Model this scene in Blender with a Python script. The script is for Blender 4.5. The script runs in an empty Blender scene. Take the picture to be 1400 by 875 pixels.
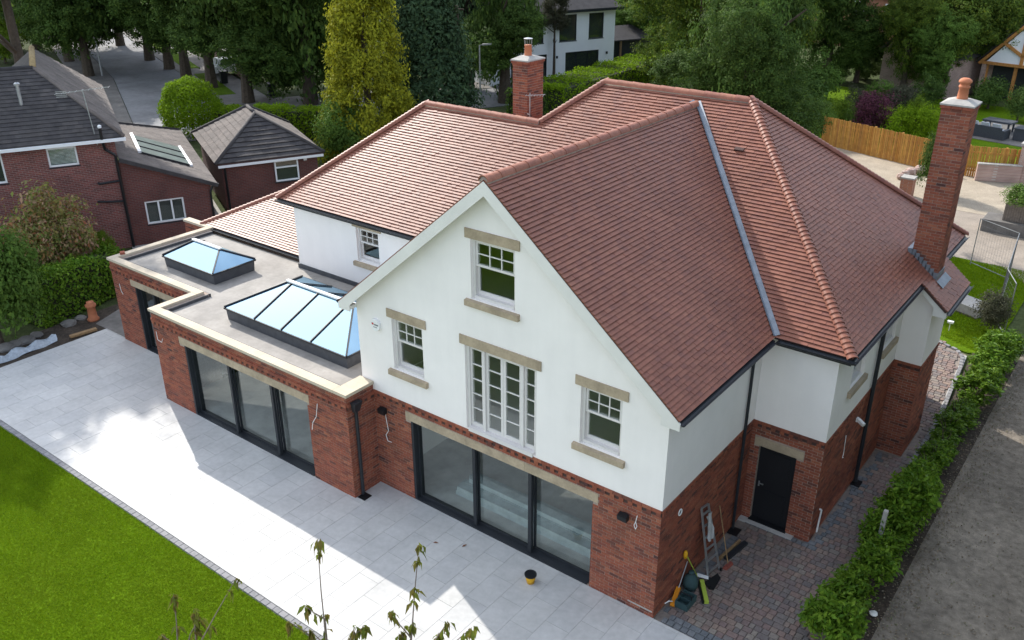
import bpy, math, random
import numpy as np
from mathutils import Vector, Matrix
from mathutils.geometry import tessellate_polygon

random.seed(7)
RNG = np.random.default_rng(11)
SC = bpy.context.scene
COL = SC.collection

# ------------------------------------------------------------------ camera
CAM = np.array([6.398, -13.166, 13.734])
YAW, PITCH, ROLL, FPX = 0.65619, -0.43989, -0.0027, 1214.96      # focal length in pixels of a 1400 wide picture
_cy, _sy, _cp, _sp = math.cos(YAW), math.sin(YAW), math.cos(PITCH), math.sin(PITCH)
_fw = np.array([-_sy * _cp, _cy * _cp, _sp]); _rt = np.array([_cy, _sy, 0.0]); _up = np.cross(_rt, _fw)
_cr, _sr = math.cos(ROLL), math.sin(ROLL)
CR, CU = _cr * _rt + _sr * _up, -_sr * _rt + _cr * _up
cd = bpy.data.cameras.new('camera'); cam = bpy.data.objects.new('camera', cd); COL.objects.link(cam)
cd.sensor_width = 36.0; cd.lens = FPX / 1400 * 36.0; cd.clip_start = 0.1; cd.clip_end = 2000
m = Matrix.Identity(4)
for i in range(3):
    m[i][0], m[i][1], m[i][2], m[i][3] = CR[i], CU[i], -_fw[i], CAM[i]
cam.matrix_world = m
SC.camera = cam

# ------------------------------------------------------------------ light
SUN = Vector((-4.06, 1.63, 3.04)).normalized()              # towards the sun, read from the parapet's shadow
EL = math.asin(SUN.z); AZ = math.atan2(SUN.x, SUN.y)
w = bpy.data.worlds.new('World'); SC.world = w; w.use_nodes = True
nt = w.node_tree; nt.nodes.clear()
out = nt.nodes.new('ShaderNodeOutputWorld'); bg = nt.nodes.new('ShaderNodeBackground')
sky = nt.nodes.new('ShaderNodeTexSky'); sky.sky_type = 'NISHITA'; sky.sun_disc = False
sky.sun_elevation = EL; sky.sun_rotation = AZ; sky.air_density = 1.0; sky.dust_density = 1.2
tc = nt.nodes.new('ShaderNodeTexCoord'); mp = nt.nodes.new('ShaderNodeMapping'); mp.inputs['Scale'].default_value = (1, 1, 2.2)
nz = nt.nodes.new('ShaderNodeTexNoise'); nz.inputs['Scale'].default_value = 2.3; nz.inputs['Detail'].default_value = 7
rp = nt.nodes.new('ShaderNodeValToRGB'); rp.color_ramp.elements[0].position = .43; rp.color_ramp.elements[1].position = .62
mx = nt.nodes.new('ShaderNodeMixRGB'); mx.inputs[2].default_value = (8.5, 8.9, 9.4, 1)
ml = nt.nodes.new('ShaderNodeMath'); ml.operation = 'MULTIPLY'; ml.inputs[1].default_value = .8
L = nt.links.new
L(tc.outputs['Generated'], mp.inputs['Vector']); L(mp.outputs['Vector'], nz.inputs['Vector']); L(nz.outputs['Fac'], rp.inputs['Fac'])
L(rp.outputs['Color'], ml.inputs[0]); L(ml.outputs[0], mx.inputs[0]); L(sky.outputs['Color'], mx.inputs[1])
L(mx.outputs['Color'], bg.inputs['Color']); bg.inputs['Strength'].default_value = 0.145; L(bg.outputs[0], out.inputs['Surface'])
sd = bpy.data.lights.new('sun', 'SUN'); sd.energy = 3.2; sd.angle = math.radians(0.53); sd.color = (1.0, .955, .88)
so = bpy.data.objects.new('sun', sd); COL.objects.link(so); so.location = SUN * 60
so.rotation_euler = SUN.to_track_quat('Z', 'Y').to_euler()
vs = SC.view_settings; vs.view_transform = 'Standard'; vs.look = 'None'; vs.exposure = 1.0; vs.gamma = 1; vs.use_curve_mapping = False

# ------------------------------------------------------------------ helpers
def ray(u, v): return _fw + (u - 700) / FPX * CR - (v - 437.5) / FPX * CU
def gz(u, v, Z=0.0):
    d = ray(u, v); return Vector(CAM + d * (Z - CAM[2]) / d[2])
def gy(u, v, Y):
    d = ray(u, v); return Vector(CAM + d * (Y - CAM[1]) / d[1])
def proj(p):
    q = np.asarray(p, float) - CAM; d = q @ _fw
    return 700 + FPX * (q @ CR) / d, 437.5 - FPX * (q @ CU) / d

WL = {}
def wl(o): return WL.get(o.name, Vector((0, 0, 0))) if o else Vector((0, 0, 0))
def new_obj(name, data, parent=None, loc=(0, 0, 0)):
    o = bpy.data.objects.new(name, data); COL.objects.link(o)
    loc = Vector(loc); WL[o.name] = loc
    if parent: o.parent = parent
    o.location = loc - wl(parent)
    return o
def tag(o, label, cat, group=None):
    o['label'] = label; o['category'] = cat
    if group: o['group'] = group
    return o
def thing(name, label, cat, loc, group=None):
    o = new_obj(name, None, None, loc); o.empty_display_size = .3
    return tag(o, label, cat, group)
def kind(o, k):
    o['kind'] = k; return o

NA = math.radians(64)                        # neighbours and street are turned by this angle
P0 = Vector((-29.38, 6.05, 0))
TN = Matrix.Translation(P0) @ Matrix.Rotation(NA, 4, 'Z')
def nn(a, b, z=0.0): return TN @ Vector((a, b, z))

class MB:
    def __init__(s, T=None): s.v = []; s.f = []; s.mi = []; s.T = T; s.c = 0
    def pt(s, p):
        p = Vector(p); s.v.append(s.T @ p if s.T else p); return len(s.v) - 1
    def poly(s, pts):
        s.f.append([s.pt(p) for p in pts]); s.mi.append(s.c)
    def face(s, ids): s.f.append(list(ids)); s.mi.append(s.c)
    def hexa(s, p):      # 8 corners: bottom 4 ccw, top 4
        i = [s.pt(q) for q in p]
        for a in ((3, 2, 1, 0), (4, 5, 6, 7), (0, 1, 5, 4), (1, 2, 6, 5), (2, 3, 7, 6), (3, 0, 4, 7)): s.face([i[k] for k in a])
        return s
    def box(s, x0, x1, y0, y1, z0, z1):
        return s.hexa([(x0, y0, z0), (x1, y0, z0), (x1, y1, z0), (x0, y1, z0), (x0, y0, z1), (x1, y0, z1), (x1, y1, z1), (x0, y1, z1)])
    def bar(s, p, q, w, h, up=(0, 0, 1)):
        p, q = Vector(p), Vector(q); d = (q - p).normalized(); up = Vector(up)
        r = d.cross(up)
        if r.length < 1e-4: r = d.cross(Vector((1, 0, 0)))
        r.normalize(); n = r.cross(d); a = r * w / 2; b = n * h / 2
        return s.hexa([p - a - b, q - a - b, q + a - b, p + a - b, p - a + b, q - a + b, q + a + b, p + a + b])
    def prism(s, poly, vec):
        vec = Vector(vec); a = [s.pt(p) for p in poly]; b = [s.pt(Vector(p) + vec) for p in poly]; n = len(a)
        s.face(a[::-1]); s.face(b)
        for i in range(n): s.face((a[i], a[(i + 1) % n], b[(i + 1) % n], b[i]))
        return s
    def slab(s, outer, holes, vec):          # polygon with holes, thickened by vec
        vec = Vector(vec); rings = [[Vector(p) for p in outer]] + [[Vector(p) for p in h] for h in holes]
        tri = tessellate_polygon(rings); flat = [p for r in rings for p in r]
        a = [s.pt(p) for p in flat]; b = [s.pt(p + vec) for p in flat]
        for t in tri:
            s.face((a[t[0]], a[t[1]], a[t[2]])); s.face((b[t[2]], b[t[1]], b[t[0]]))
        k = 0
        for r in rings:
            n = len(r)
            for i in range(n):
                j = (i + 1) % n; s.face((a[k + i], a[k + j], b[k + j], b[k + i]))
            k += n
        return s
    def tube(s, p, q, r0, r1=None, n=8, caps=True):
        r1 = r0 if r1 is None else r1
        p, q = Vector(p), Vector(q); d = (q - p).normalized()
        x = d.orthogonal().normalized(); y = d.cross(x)
        A = [s.pt(p + (x * math.cos(t) + y * math.sin(t)) * r0) for t in (2 * math.pi * i / n for i in range(n))]
        B = [s.pt(q + (x * math.cos(t) + y * math.sin(t)) * r1) for t in (2 * math.pi * i / n for i in range(n))]
        for i in range(n): s.face((A[i], A[(i + 1) % n], B[(i + 1) % n], B[i]))
        if caps: s.face(A[::-1]); s.face(B)
        return s
    def path(s, pts, rs, n=6):
        for i in range(len(pts) - 1):
            s.tube(pts[i], pts[i + 1], rs[i] if hasattr(rs, '__len__') else rs, rs[i + 1] if hasattr(rs, '__len__') else rs, n)
        return s
    def lathe(s, prof, c, n=16):             # prof: (r, z) from bottom to top
        c = Vector(c); rings = []
        for r, z in prof:
            rings.append([s.pt(c + Vector((r * math.cos(2 * math.pi * i / n), r * math.sin(2 * math.pi * i / n), z))) for i in range(n)])
        for a, b in zip(rings, rings[1:]):
            for i in range(n): s.face((a[i], a[(i + 1) % n], b[(i + 1) % n], b[i]))
        s.face(rings[0][::-1]); s.face(rings[-1])
        return s
    def build(s, name, mats, parent=None, smooth=False, origin=None):
        if not isinstance(mats, (list, tuple)): mats = [mats]
        if origin is None:
            lo = [min(p[i] for p in s.v) for i in range(3)]; hi = [max(p[i] for p in s.v) for i in range(3)]
            origin = Vector(((lo[0] + hi[0]) / 2, (lo[1] + hi[1]) / 2, lo[2]))
        else: origin = Vector(origin)
        me = bpy.data.meshes.new(name)
        me.from_pydata([tuple(p - origin) for p in s.v], [], s.f)
        for mt in mats: me.materials.append(mt)
        if len(mats) > 1: me.polygons.foreach_set('material_index', s.mi)
        if smooth: me.polygons.foreach_set('use_smooth', [True] * len(me.polygons))
        me.update()
        return new_obj(name, me, parent, origin)

def part(name, mat, parent, fn, smooth=False, T=None):
    b = MB(T); fn(b); return b.build(name, mat, parent, smooth)

def copy_tree(o, loc=None, parent=None):
    c = o.copy(); COL.objects.link(c); c.parent = parent
    if loc is not None: c.location = loc
    WL[c.name] = Vector(c.location) + wl(parent)
    for ch in o.children: copy_tree(ch, None, c)
    return c

# ------------------------------------------------------------------ materials
def mat(name, col, rough=.8, cols=None, noise=None, bump=None, spec=.3, metal=0, coat=0, noise2=None, trans=0, stretch=None):
    """col: colour, or cols: list of colours picked per island / object; noise=(scale, amount); bump=(scale, strength)"""
    mt = bpy.data.materials.new(name); mt.use_nodes = True; t = mt.node_tree; N = t.nodes; lk = t.links.new
    p = N['Principled BSDF']; p.inputs['Roughness'].default_value = rough; p.inputs['Metallic'].default_value = metal
    p.inputs['Specular IOR Level'].default_value = spec; p.inputs['Coat Weight'].default_value = coat
    geo = N.new('ShaderNodeNewGeometry'); src = None
    if cols:
        oi = N.new('ShaderNodeObjectInfo'); ad = N.new('ShaderNodeMath'); ad.operation = 'ADD'
        fr = N.new('ShaderNodeMath'); fr.operation = 'FRACT'
        lk(geo.outputs['Random Per Island'], ad.inputs[0]); lk(oi.outputs['Random'], ad.inputs[1]); lk(ad.outputs[0], fr.inputs[0])
        r = N.new('ShaderNodeValToRGB'); e = r.color_ramp.elements
        for i, cc in enumerate(cols):
            pos = i / max(1, len(cols) - 1)
            el = e[0] if i == 0 else (e[-1] if i == len(cols) - 1 else e.new(pos))
            el.position = pos; el.color = (*cc, 1)
        lk(fr.outputs[0], r.inputs['Fac']); src = r.outputs['Color']
    for k, nz_ in enumerate((noise, noise2)):
        if not nz_: continue
        n = N.new('ShaderNodeTexNoise'); n.inputs['Scale'].default_value = nz_[0]; n.inputs['Detail'].default_value = 5
        n.inputs['Roughness'].default_value = .6
        if k == 1 and stretch:
            vm = N.new('ShaderNodeVectorMath'); vm.operation = 'MULTIPLY'; vm.inputs[1].default_value = stretch; lk(geo.outputs['Position'], vm.inputs[0]); lk(vm.outputs[0], n.inputs['Vector'])
        else: lk(geo.outputs['Position'], n.inputs['Vector'])
        mr = N.new('ShaderNodeMapRange'); mr.inputs['From Min'].default_value = .3; mr.inputs['From Max'].default_value = .7
        mr.inputs['To Min'].default_value = 1 - nz_[1]; mr.inputs['To Max'].default_value = 1 + nz_[1]
        lk(n.outputs['Fac'], mr.inputs['Value'])
        if len(nz_) > 2:                       # second colour
            x = N.new('ShaderNodeMixRGB'); mr.inputs['To Min'].default_value = 0; mr.inputs['To Max'].default_value = nz_[1]
            lk(mr.outputs[0], x.inputs[0]); x.inputs[2].default_value = (*nz_[2], 1)
        else:
            x = N.new('ShaderNodeMixRGB'); x.blend_type = 'MULTIPLY'; x.inputs[0].default_value = 1
            lk(mr.outputs[0], x.inputs[2])
        if src: lk(src, x.inputs[1])
        else: x.inputs[1].default_value = (*col, 1)
        src = x.outputs[0]
    if src: lk(src, p.inputs['Base Color'])
    else: p.inputs['Base Color'].default_value = (*col, 1)
    if bump:
        n = N.new('ShaderNodeTexNoise'); n.inputs['Scale'].default_value = bump[0]; n.inputs['Detail'].default_value = 6
        lk(geo.outputs['Position'], n.inputs['Vector'])
        b = N.new('ShaderNodeBump'); b.inputs['Strength'].default_value = bump[1]; b.inputs['Distance'].default_value = .02 if len(bump) < 3 else bump[2]
        lk(n.outputs['Fac'], b.inputs['Height']); lk(b.outputs[0], p.inputs['Normal'])
    if trans:
        tr = N.new('ShaderNodeBsdfTranslucent'); ms = N.new('ShaderNodeMixShader'); ms.inputs[0].default_value = trans
        if src: lk(src, tr.inputs['Color'])
        else: tr.inputs['Color'].default_value = (*col, 1)
        lk(p.outputs[0], ms.inputs[1]); lk(tr.outputs[0], ms.inputs[2]); lk(ms.outputs[0], N['Material Output'].inputs['Surface'])
    return mt

def glass(name, tint, body, f0):
    """thin pane: mirror that grows towards grazing angles over a tinted clear body"""
    mt = bpy.data.materials.new(name); mt.use_nodes = True; t = mt.node_tree; N = t.nodes; lk = t.links.new; N.remove(N['Principled BSDF'])
    tr = N.new('ShaderNodeBsdfTransparent'); tr.inputs['Color'].default_value = (*body, 1)
    gl = N.new('ShaderNodeBsdfGlossy'); gl.inputs['Roughness'].default_value = .015; gl.inputs['Color'].default_value = (*tint, 1)
    lw = N.new('ShaderNodeLayerWeight'); pw = N.new('ShaderNodeMath'); pw.operation = 'POWER'; pw.inputs[1].default_value = 5
    mr = N.new('ShaderNodeMapRange'); mr.inputs['To Min'].default_value = f0; mr.inputs['To Max'].default_value = 1
    lk(lw.outputs['Facing'], pw.inputs[0]); lk(pw.outputs[0], mr.inputs['Value'])
    ms = N.new('ShaderNodeMixShader'); lk(mr.outputs[0], ms.inputs[0])
    lk(tr.outputs[0], ms.inputs[1]); lk(gl.outputs[0], ms.inputs[2]); lk(ms.outputs[0], N['Material Output'].inputs['Surface'])
    return mt

M = {}
M['tile'] = mat('clay_tile', None, .5, cols=[(.218, .080, .051), (.232, .086, .055), (.206, .075, .050), (.250, .097, .061), (.222, .082, .053), (.192, .073, .053), (.24, .091, .057)], noise=(.8, .13), noise2=(6, .09), bump=(60, .25, .004), spec=.28)
M['ridge'] = mat('ridge_tile', None, .6, cols=[(.25, .098, .062), (.29, .118, .075), (.235, .09, .062), (.27, .11, .072)], noise=(9, .2), bump=(50, .3, .004), spec=.22)
M['felt_and_shade'] = mat('underlay_and_gap_shade', (.07, .04, .035), .9)
M['brick'] = mat('red_brick', None, .85, cols=[(.265, .085, .052), (.22, .070, .046), (.29, .098, .056), (.125, .052, .042), (.25, .080, .050), (.275, .088, .054), (.18, .060, .044), (.31, .115, .068), (.075, .038, .036)], noise=(22, .2), noise2=(1.3, .12), bump=(90, .35, .004), spec=.15)
M['mortar'] = mat('mortar', (.33, .26, .215), .95, noise=(14, .2), bump=(120, .4, .003))
M['render'] = mat('white_render', (.825, .785, .755), .9, noise=(.6, .05), noise2=(3.5, .018), stretch=(1, 1, .12), bump=(140, .12, .003))
M['stone'] = mat('sandstone', (.38, .305, .215), .9, noise=(2.2, .22), noise2=(16, .10), bump=(70, .3, .004))
M['coping'] = mat('cast_stone_coping', (.50, .43, .33), .9, noise=(2.5, .10), noise2=(18, .06), bump=(90, .2, .003))
M['sash'] = mat('painted_timber', (.66, .63, .61), .5, noise=(3, .04))
M['cream'] = mat('painted_bargeboard', (.70, .68, .64), .6, noise=(2, .05))
M['antr'] = mat('anthracite_aluminium', (.022, .025, .030), .4, noise=(6, .1))
M['black'] = mat('black_plastic', (.012, .013, .015), .35)
M['lead'] = mat('lead_sheet', (.20, .225, .26), .45, noise=(5, .18), bump=(12, .2, .01), metal=.3)
M['leaddark'] = mat('lead_upstand', (.065, .068, .075), .6, noise=(5, .2), bump=(12, .2, .01))
M['flat'] = mat('flat_roof_membrane', (.29, .27, .245), .85, noise=(.9, .22), noise2=(7, .09), bump=(30, .15, .004))
M['slabp'] = mat('porcelain_slab', None, .6, cols=[(.445, .44, .43), (.472, .468, .455), (.432, .43, .425), (.484, .478, .464)], noise=(.9, .10), noise2=(7, .07), bump=(40, .1, .003))
M['grout'] = mat('patio_joint', (.38, .373, .36), .95, noise=(8, .15))
M['sett'] = mat('grey_sett', None, .85, cols=[(.21, .208, .212), (.25, .245, .25), (.19, .19, .195), (.23, .225, .23)], noise=(14, .15), bump=(60, .3, .005))
M['block'] = mat('tumbled_block', None, .9, cols=[(.185, .145, .13), (.225, .155, .13), (.16, .145, .14), (.25, .185, .15), (.20, .14, .128), (.15, .13, .125), (.235, .20, .17)], noise=(16, .2), bump=(45, .35, .006))
M['blockgrey'] = mat('charcoal_block', None, .9, cols=[(.13, .14, .15), (.17, .175, .185), (.11, .12, .13)], noise=(16, .2), bump=(45, .35, .006))
M['sand'] = mat('jointing_sand', (.22, .185, .16), .95, noise=(10, .2))
M['glass'] = glass('window_glass', (.95, 1, .97), (.95, .97, .955), .045)
M['doorglass'] = glass('door_glass', (.95, 1, .97), (.95, .97, .955), .08)
M['lantern'] = glass('solar_glass', (.58, .84, 1.0), (.12, .28, .40), .55)
M['inwall'] = mat('plaster', (.72, .71, .69), .9)
M['infloor'] = mat('screed', (.42, .41, .39), .8, noise=(2, .2))
M['wrap'] = mat('wrapped_boards', None, .35, cols=[(.45, .50, .50), (.36, .42, .43), (.52, .56, .55)], noise=(4, .2))
M['dark'] = mat('dark_paint', (.012, .013, .016), .45)
M['galv'] = mat('galvanised_steel', (.38, .39, .40), .4, metal=.7, noise=(9, .15))
M['white'] = mat('white_plastic', (.78, .78, .77), .4)
M['concrete'] = mat('concrete', (.34, .325, .30), .9, noise=(6, .18), bump=(40, .3, .006))
M['terra'] = mat('terracotta', (.42, .15, .075), .75, noise=(8, .15))
M['tarmac'] = mat('tarmac', (.20, .20, .205), .9, noise=(.35, .25), noise2=(3, .12), bump=(80, .3, .006))
M['pave'] = mat('pavement', (.15, .14, .13), .9, noise=(.6, .3), noise2=(5, .15))
M['soil'] = mat('soil', (.055, .042, .032), .95, noise=(2, .4), noise2=(12, .3), bump=(9, .9, .06))
M['lane'] = mat('dirt_lane', (.25, .215, .175), .95, noise=(.5, 1.0, (.13, .112, .093)), noise2=(5, .3), bump=(25, .7, .02), spec=.1)
M['gravel'] = mat('gravel', (.34, .285, .215), .95, noise=(1.2, .14), noise2=(40, .35), bump=(60, .8, .02))
M['drive'] = mat('resin_drive', (.26, .22, .18), .95, noise=(1.0, .16), noise2=(25, .2), bump=(60, .5, .01))
M['grassbase'] = mat('lawn_ground', (.085, .15, .004), .95, noise=(.9, .25), noise2=(9, .3), bump=(30, .8, .03), spec=.05)
M['ground'] = mat('garden_ground', (.055, .07, .028), .95, noise=(.15, .4), noise2=(2.0, .35), bump=(6, .8, .08), spec=.05)
M['bark'] = mat('bark', (.075, .058, .043), .95, noise=(6, .3), bump=(14, .8, .04))
M['twig'] = mat('pale_twig', (.17, .13, .10), .8, noise=(20, .2))
def foliage(name, cols, trans=.28, rough=.7, nz=(.45, .22)):
    return mat(name, None, rough, cols=cols, noise=nz, trans=trans, spec=.10)
M['f_dark'] = foliage('leaf_dark', [(0.045, 0.0875, 0.02), (0.075, 0.1313, 0.0275), (0.06, 0.105, 0.025), (0.1187, 0.1812, 0.0325)], .3, .7, (.33, .45))
M['f_conif'] = foliage('leaf_conifer', [(0.0325, 0.0625, 0.03), (0.0475, 0.0825, 0.0375), (0.04, 0.0725, 0.0375), (0.0625, 0.1, 0.0375)], .2, .7, (.35, .4))
M['f_mid'] = foliage('leaf_mid', [(0.0713, 0.1323, 0.023), (0.1035, 0.1782, 0.0299), (0.0862, 0.1552, 0.0322), (0.138, 0.2185, 0.0345)], .3, .7, (.4, .35))
M['f_lime'] = foliage('leaf_lime', [(.11, .18, .016), (.15, .23, .02), (.09, .155, .016), (.19, .24, .02)], .35)
M['f_oak'] = foliage('leaf_oak', [(0.0552, 0.0978, 0.0172), (0.0828, 0.138, 0.0207), (0.1323, 0.1898, 0.023), (0.0644, 0.1092, 0.0196), (0.207, 0.2472, 0.0253)], .3, .7, (.4, .45))
M['f_gold'] = foliage('leaf_golden', [(.27, .275, .018), (.36, .355, .024), (.16, .18, .018), (.31, .31, .022)], .3, .7, (.7, .3))
M['f_hedge'] = foliage('leaf_hedge', [(.15, .25, .010), (.20, .31, .012), (.17, .28, .010), (.11, .20, .010)], .4)
M['f_laurel'] = foliage('leaf_laurel', [(.06, .135, .013), (.095, .185, .016), (.15, .25, .022), (.07, .15, .013), (.19, .29, .03)], .32, .42)
M['f_purple'] = foliage('leaf_purple', [(.10, .030, .055), (.14, .045, .07), (.06, .022, .035), (.17, .06, .08)])
M['f_red'] = foliage('leaf_photinia', [(.36, .13, .07), (.26, .25, .07), (.16, .22, .05), (.46, .27, .18), (.13, .19, .045)], .35)
M['f_grey'] = foliage('leaf_greygreen', [(.07, .075, .045), (.10, .10, .06), (.055, .06, .04)])
M['f_cherry'] = foliage('leaf_cherry', [(.12, .15, .025), (.17, .19, .03), (.15, .11, .03), (.09, .12, .02)], .3)
M['f_grass'] = mat('grass_blade', None, .7, cols=[(.15, .265, .003), (.185, .30, .004), (.12, .23, .003), (.22, .285, .006)], noise=(.45, .3, (.17, .18, .012)), noise2=(1.6, .16), stretch=(.10, 1.3, 1), trans=.3, spec=.1)
M['dullsteel'] = mat('dull_steel', (.22, .225, .23), .5, metal=.3)
# ------------------------------------------------------------------ tiles, bricks
def area_px(pts):
    q = [proj(p) for p in pts]
    return abs(sum(q[i][0] * q[(i + 1) % len(q)][1] - q[(i + 1) % len(q)][0] * q[i][1] for i in range(len(q)))) / 2

def span(poly, v):
    xs = []
    for (a, b), (c, d) in zip(poly, poly[1:] + poly[:1]):
        if (b <= v < d) or (d <= v < b): xs.append(a + (v - b) / (d - b) * (c - a))
    return (min(xs), max(xs)) if len(xs) > 1 else None

class TileSet:
    """plain tiles laid in courses on sloping planes; the largest in view become objects, the rest one mesh"""
    def __init__(s, w, g, th=.03, up=.012, gap=.004, nmax=300, uc=.016): s.uc = uc; s.w, s.g, s.th, s.up, s.gap, s.n = w, g, th, up, gap, nmax; s.t = []; s.p = []
    def plane(s, O, U, V, poly, off=0.0, shift=.5):
        O, U, V = Vector(O), Vector(U).normalized(), Vector(V).normalized(); N = U.cross(V)
        k = len(s.p); s.p.append((O, U, V, N))
        v0 = min(p[1] for p in poly); v1 = max(p[1] for p in poly); u0 = min(p[0] for p in poly)
        nc = max(1, round((v1 - v0) / s.g)); g = (v1 - v0) / nc
        for j in range(nc):
            a, b = v0 + j * g, v0 + (j + 1) * g
            sa, sb = span(poly, a + 1e-4), span(poly, b - 1e-4)
            if not sa or not sb: continue
            lo, hi = min(sa[0], sb[0]), max(sa[1], sb[1])
            st = u0 + off - (s.w * shift if j % 2 else 0)
            i = math.floor((lo - st) / s.w); x = st + i * s.w
            while x < hi:
                l, r = x + s.gap / 2, x + s.w - s.gap / 2
                q = (max(l, sa[0]), min(r, sa[1]), max(l, sb[0]), min(r, sb[1]))
                if q[1] - q[0] > .004 or q[3] - q[2] > .004:
                    if q[1] < q[0]: q = ((q[0] + q[1]) / 2,) * 2 + q[2:]
                    if q[3] < q[2]: q = q[:2] + ((q[2] + q[3]) / 2,) * 2
                    full = abs(q[0] - l) < 1e-6 and abs(q[1] - r) < 1e-6 and abs(q[2] - l) < 1e-6 and abs(q[3] - r) < 1e-6
                    s.t.append((k, q, a, b, full, random.uniform(-.003, .004)))
                x += s.w
    def build(s, parent, mt, name='tile', field='tile_courses'):
        def W(k, u, v, h):
            O, U, V, N = s.p[k]; return O + U * u + V * v + N * h
        cand = []
        for i, (k, q, a, b, full, j) in enumerate(s.t):
            if full:
                O, U, V, N = s.p[k]
                c = W(k, (q[0] + q[1]) / 2, a, 0)
                if N.dot(Vector(CAM) - c) > 0:
                    cand.append((area_px([W(k, q[0], a, 0), W(k, q[1], a, 0), W(k, q[3], b, 0), W(k, q[2], b, 0)]), i))
        cand.sort(reverse=True); pick = {i for _, i in cand[:s.n]}
        V_, F_ = [], []; shared = {}
        F = [(4, 5, 6, 7), (0, 1, 5, 4), (1, 2, 6, 5), (3, 0, 4, 7)]
        for i, (k, q, a, b, full, j) in enumerate(s.t):
            if i in pick:
                O, U, V, N = s.p[k]; key = round(b - a, 4)
                if key not in shared:
                    w2 = (s.w - s.gap) / 2; g = b - a
                    me = bpy.data.meshes.new(name)
                    me.from_pydata([(-w2, s.uc, -.004), (w2, s.uc, -.004), (w2, g, -.004), (-w2, g, -.004), (-w2, 0, s.th), (w2, 0, s.th), (w2, g, s.up), (-w2, g, s.up)], [], F)
                    me.materials.append(mt); shared[key] = me
                o = new_obj(name, shared[key], parent, W(k, (q[0] + q[1]) / 2, a, j))
                o.rotation_euler = Matrix((U, V, N)).transposed().to_euler()
            else:
                n = len(V_)
                V_ += [W(k, q[0], a + s.uc, -.004), W(k, q[1], a + s.uc, -.004), W(k, q[3], b, -.004), W(k, q[2], b, -.004),
                       W(k, q[0], a, s.th + j), W(k, q[1], a, s.th + j), W(k, q[3], b, s.up + j), W(k, q[2], b, s.up + j)]
                F_ += [tuple(n + x for x in f) for f in F]
        if V_:
            b = MB(); b.v = V_; b.f = F_
            kind(b.build(field, mt, parent), 'stuff')

class BrickSet:
    def __init__(s, nmax=300): s.b = []; s.n = nmax
    def face(s, parent, O, U, W, z0, z1, holes=(), L=.215, H=.065, J=.01, odd=0, top=None, mt='brick'):
        """courses over a rectangle of a wall: O corner at ground, U along, outward normal = U x Z"""
        O, U = Vector(O), Vector(U).normalized(); N = U.cross(Vector((0, 0, 1)))
        nc = round((z1 - z0) / (H + J)); ch = (z1 - z0) / nc
        for c in range(nc):
            za, zb = z0 + c * ch + J / 2, z0 + (c + 1) * ch - J / 2; zm = (za + zb) / 2
            segs = [(0, W if top is None else min(W, top(zm)))]
            for (a, b, h0, h1) in holes:
                if h0 - .02 < zm < h1 + .02:
                    ns = []
                    for p, q in segs:
                        if b <= p or a >= q: ns.append((p, q))
                        else:
                            if a > p: ns.append((p, a))
                            if b < q: ns.append((b, q))
                    segs = ns
            for p, q in segs:
                x = -(L + J) / 2 if (c + odd) % 2 else 0
                while x < q:
                    l, r = max(x + J / 2, p), min(x + L + J / 2, q)
                    if r - l > .02: s.b.append((parent, O, U, N, l, r, za, zb, abs(r - l - L) < 1e-4, random.uniform(.0, .005), mt))
                    x += L + J
    def build(s):
        cand = []
        for i, (pa, O, U, N, l, r, za, zb, full, j, mt) in enumerate(s.b):
            if full:
                a, b = O + U * l, O + U * r
                if N.dot(Vector(CAM) - a) > 0:
                    cand.append((area_px([a + Vector((0, 0, za)), b + Vector((0, 0, za)), b + Vector((0, 0, zb)), a + Vector((0, 0, zb))]), i))
        cand.sort(reverse=True); pick = {i for _, i in cand[:s.n]}
        F = [(4, 5, 6, 7), (0, 1, 5, 4), (1, 2, 6, 5), (2, 3, 7, 6), (3, 0, 4, 7)]; fields = {}; shared = {}
        for i, (pa, O, U, N, l, r, za, zb, full, j, mt) in enumerate(s.b):
            if i in pick:
                key = (round(r - l, 4), round(zb - za, 4), mt)
                if key not in shared:
                    w = (r - l) / 2; h = zb - za
                    me = bpy.data.meshes.new('brick')
                    me.from_pydata([(-w, .01, 0), (w, .01, 0), (w, .01, h), (-w, .01, h), (-w, -.004, 0), (w, -.004, 0), (w, -.004, h), (-w, -.004, h)], [], F)
                    me.materials.append(M[mt]); shared[key] = me
                o = new_obj('brick', shared[key], pa, O + U * (l + r) / 2 + Vector((0, 0, za)) + N * j * .6)
                o.rotation_euler = (0, 0, math.atan2(U.y, U.x))
            else:
                v, f = fields.setdefault((pa.name, mt), ([], [])); n = len(v)
                for d in (-.01, .004 + j * .6):
                    for x, z in ((l, za), (r, za), (r, zb), (l, zb)): v.append(O + U * x + N * d + Vector((0, 0, z)))
                f += [tuple(n + x for x in q) for q in F]
        for (pn, mt), (v, f) in fields.items():
            b = MB(); b.v = v; b.f = f; kind(b.build('brickwork', M[mt], bpy.data.objects[pn]), 'stuff')

def rect(u0, u1, z0, z1, f): return [f(u0, z0), f(u1, z0), f(u1, z1), f(u0, z1)]

# ================================================================== SETTING: ground sheets
def sheet(name, pts, z, mt, k='structure', thick=None):
    b = MB(); b.slab([(p[0], p[1], z) for p in pts], [], (0, 0, -(thick or .05)))
    return kind(b.build(name, mt), k)
sheet('ground', [(-260, -90), (160, -90), (160, 330), (-260, 330)], -.06, M['ground'])

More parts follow.
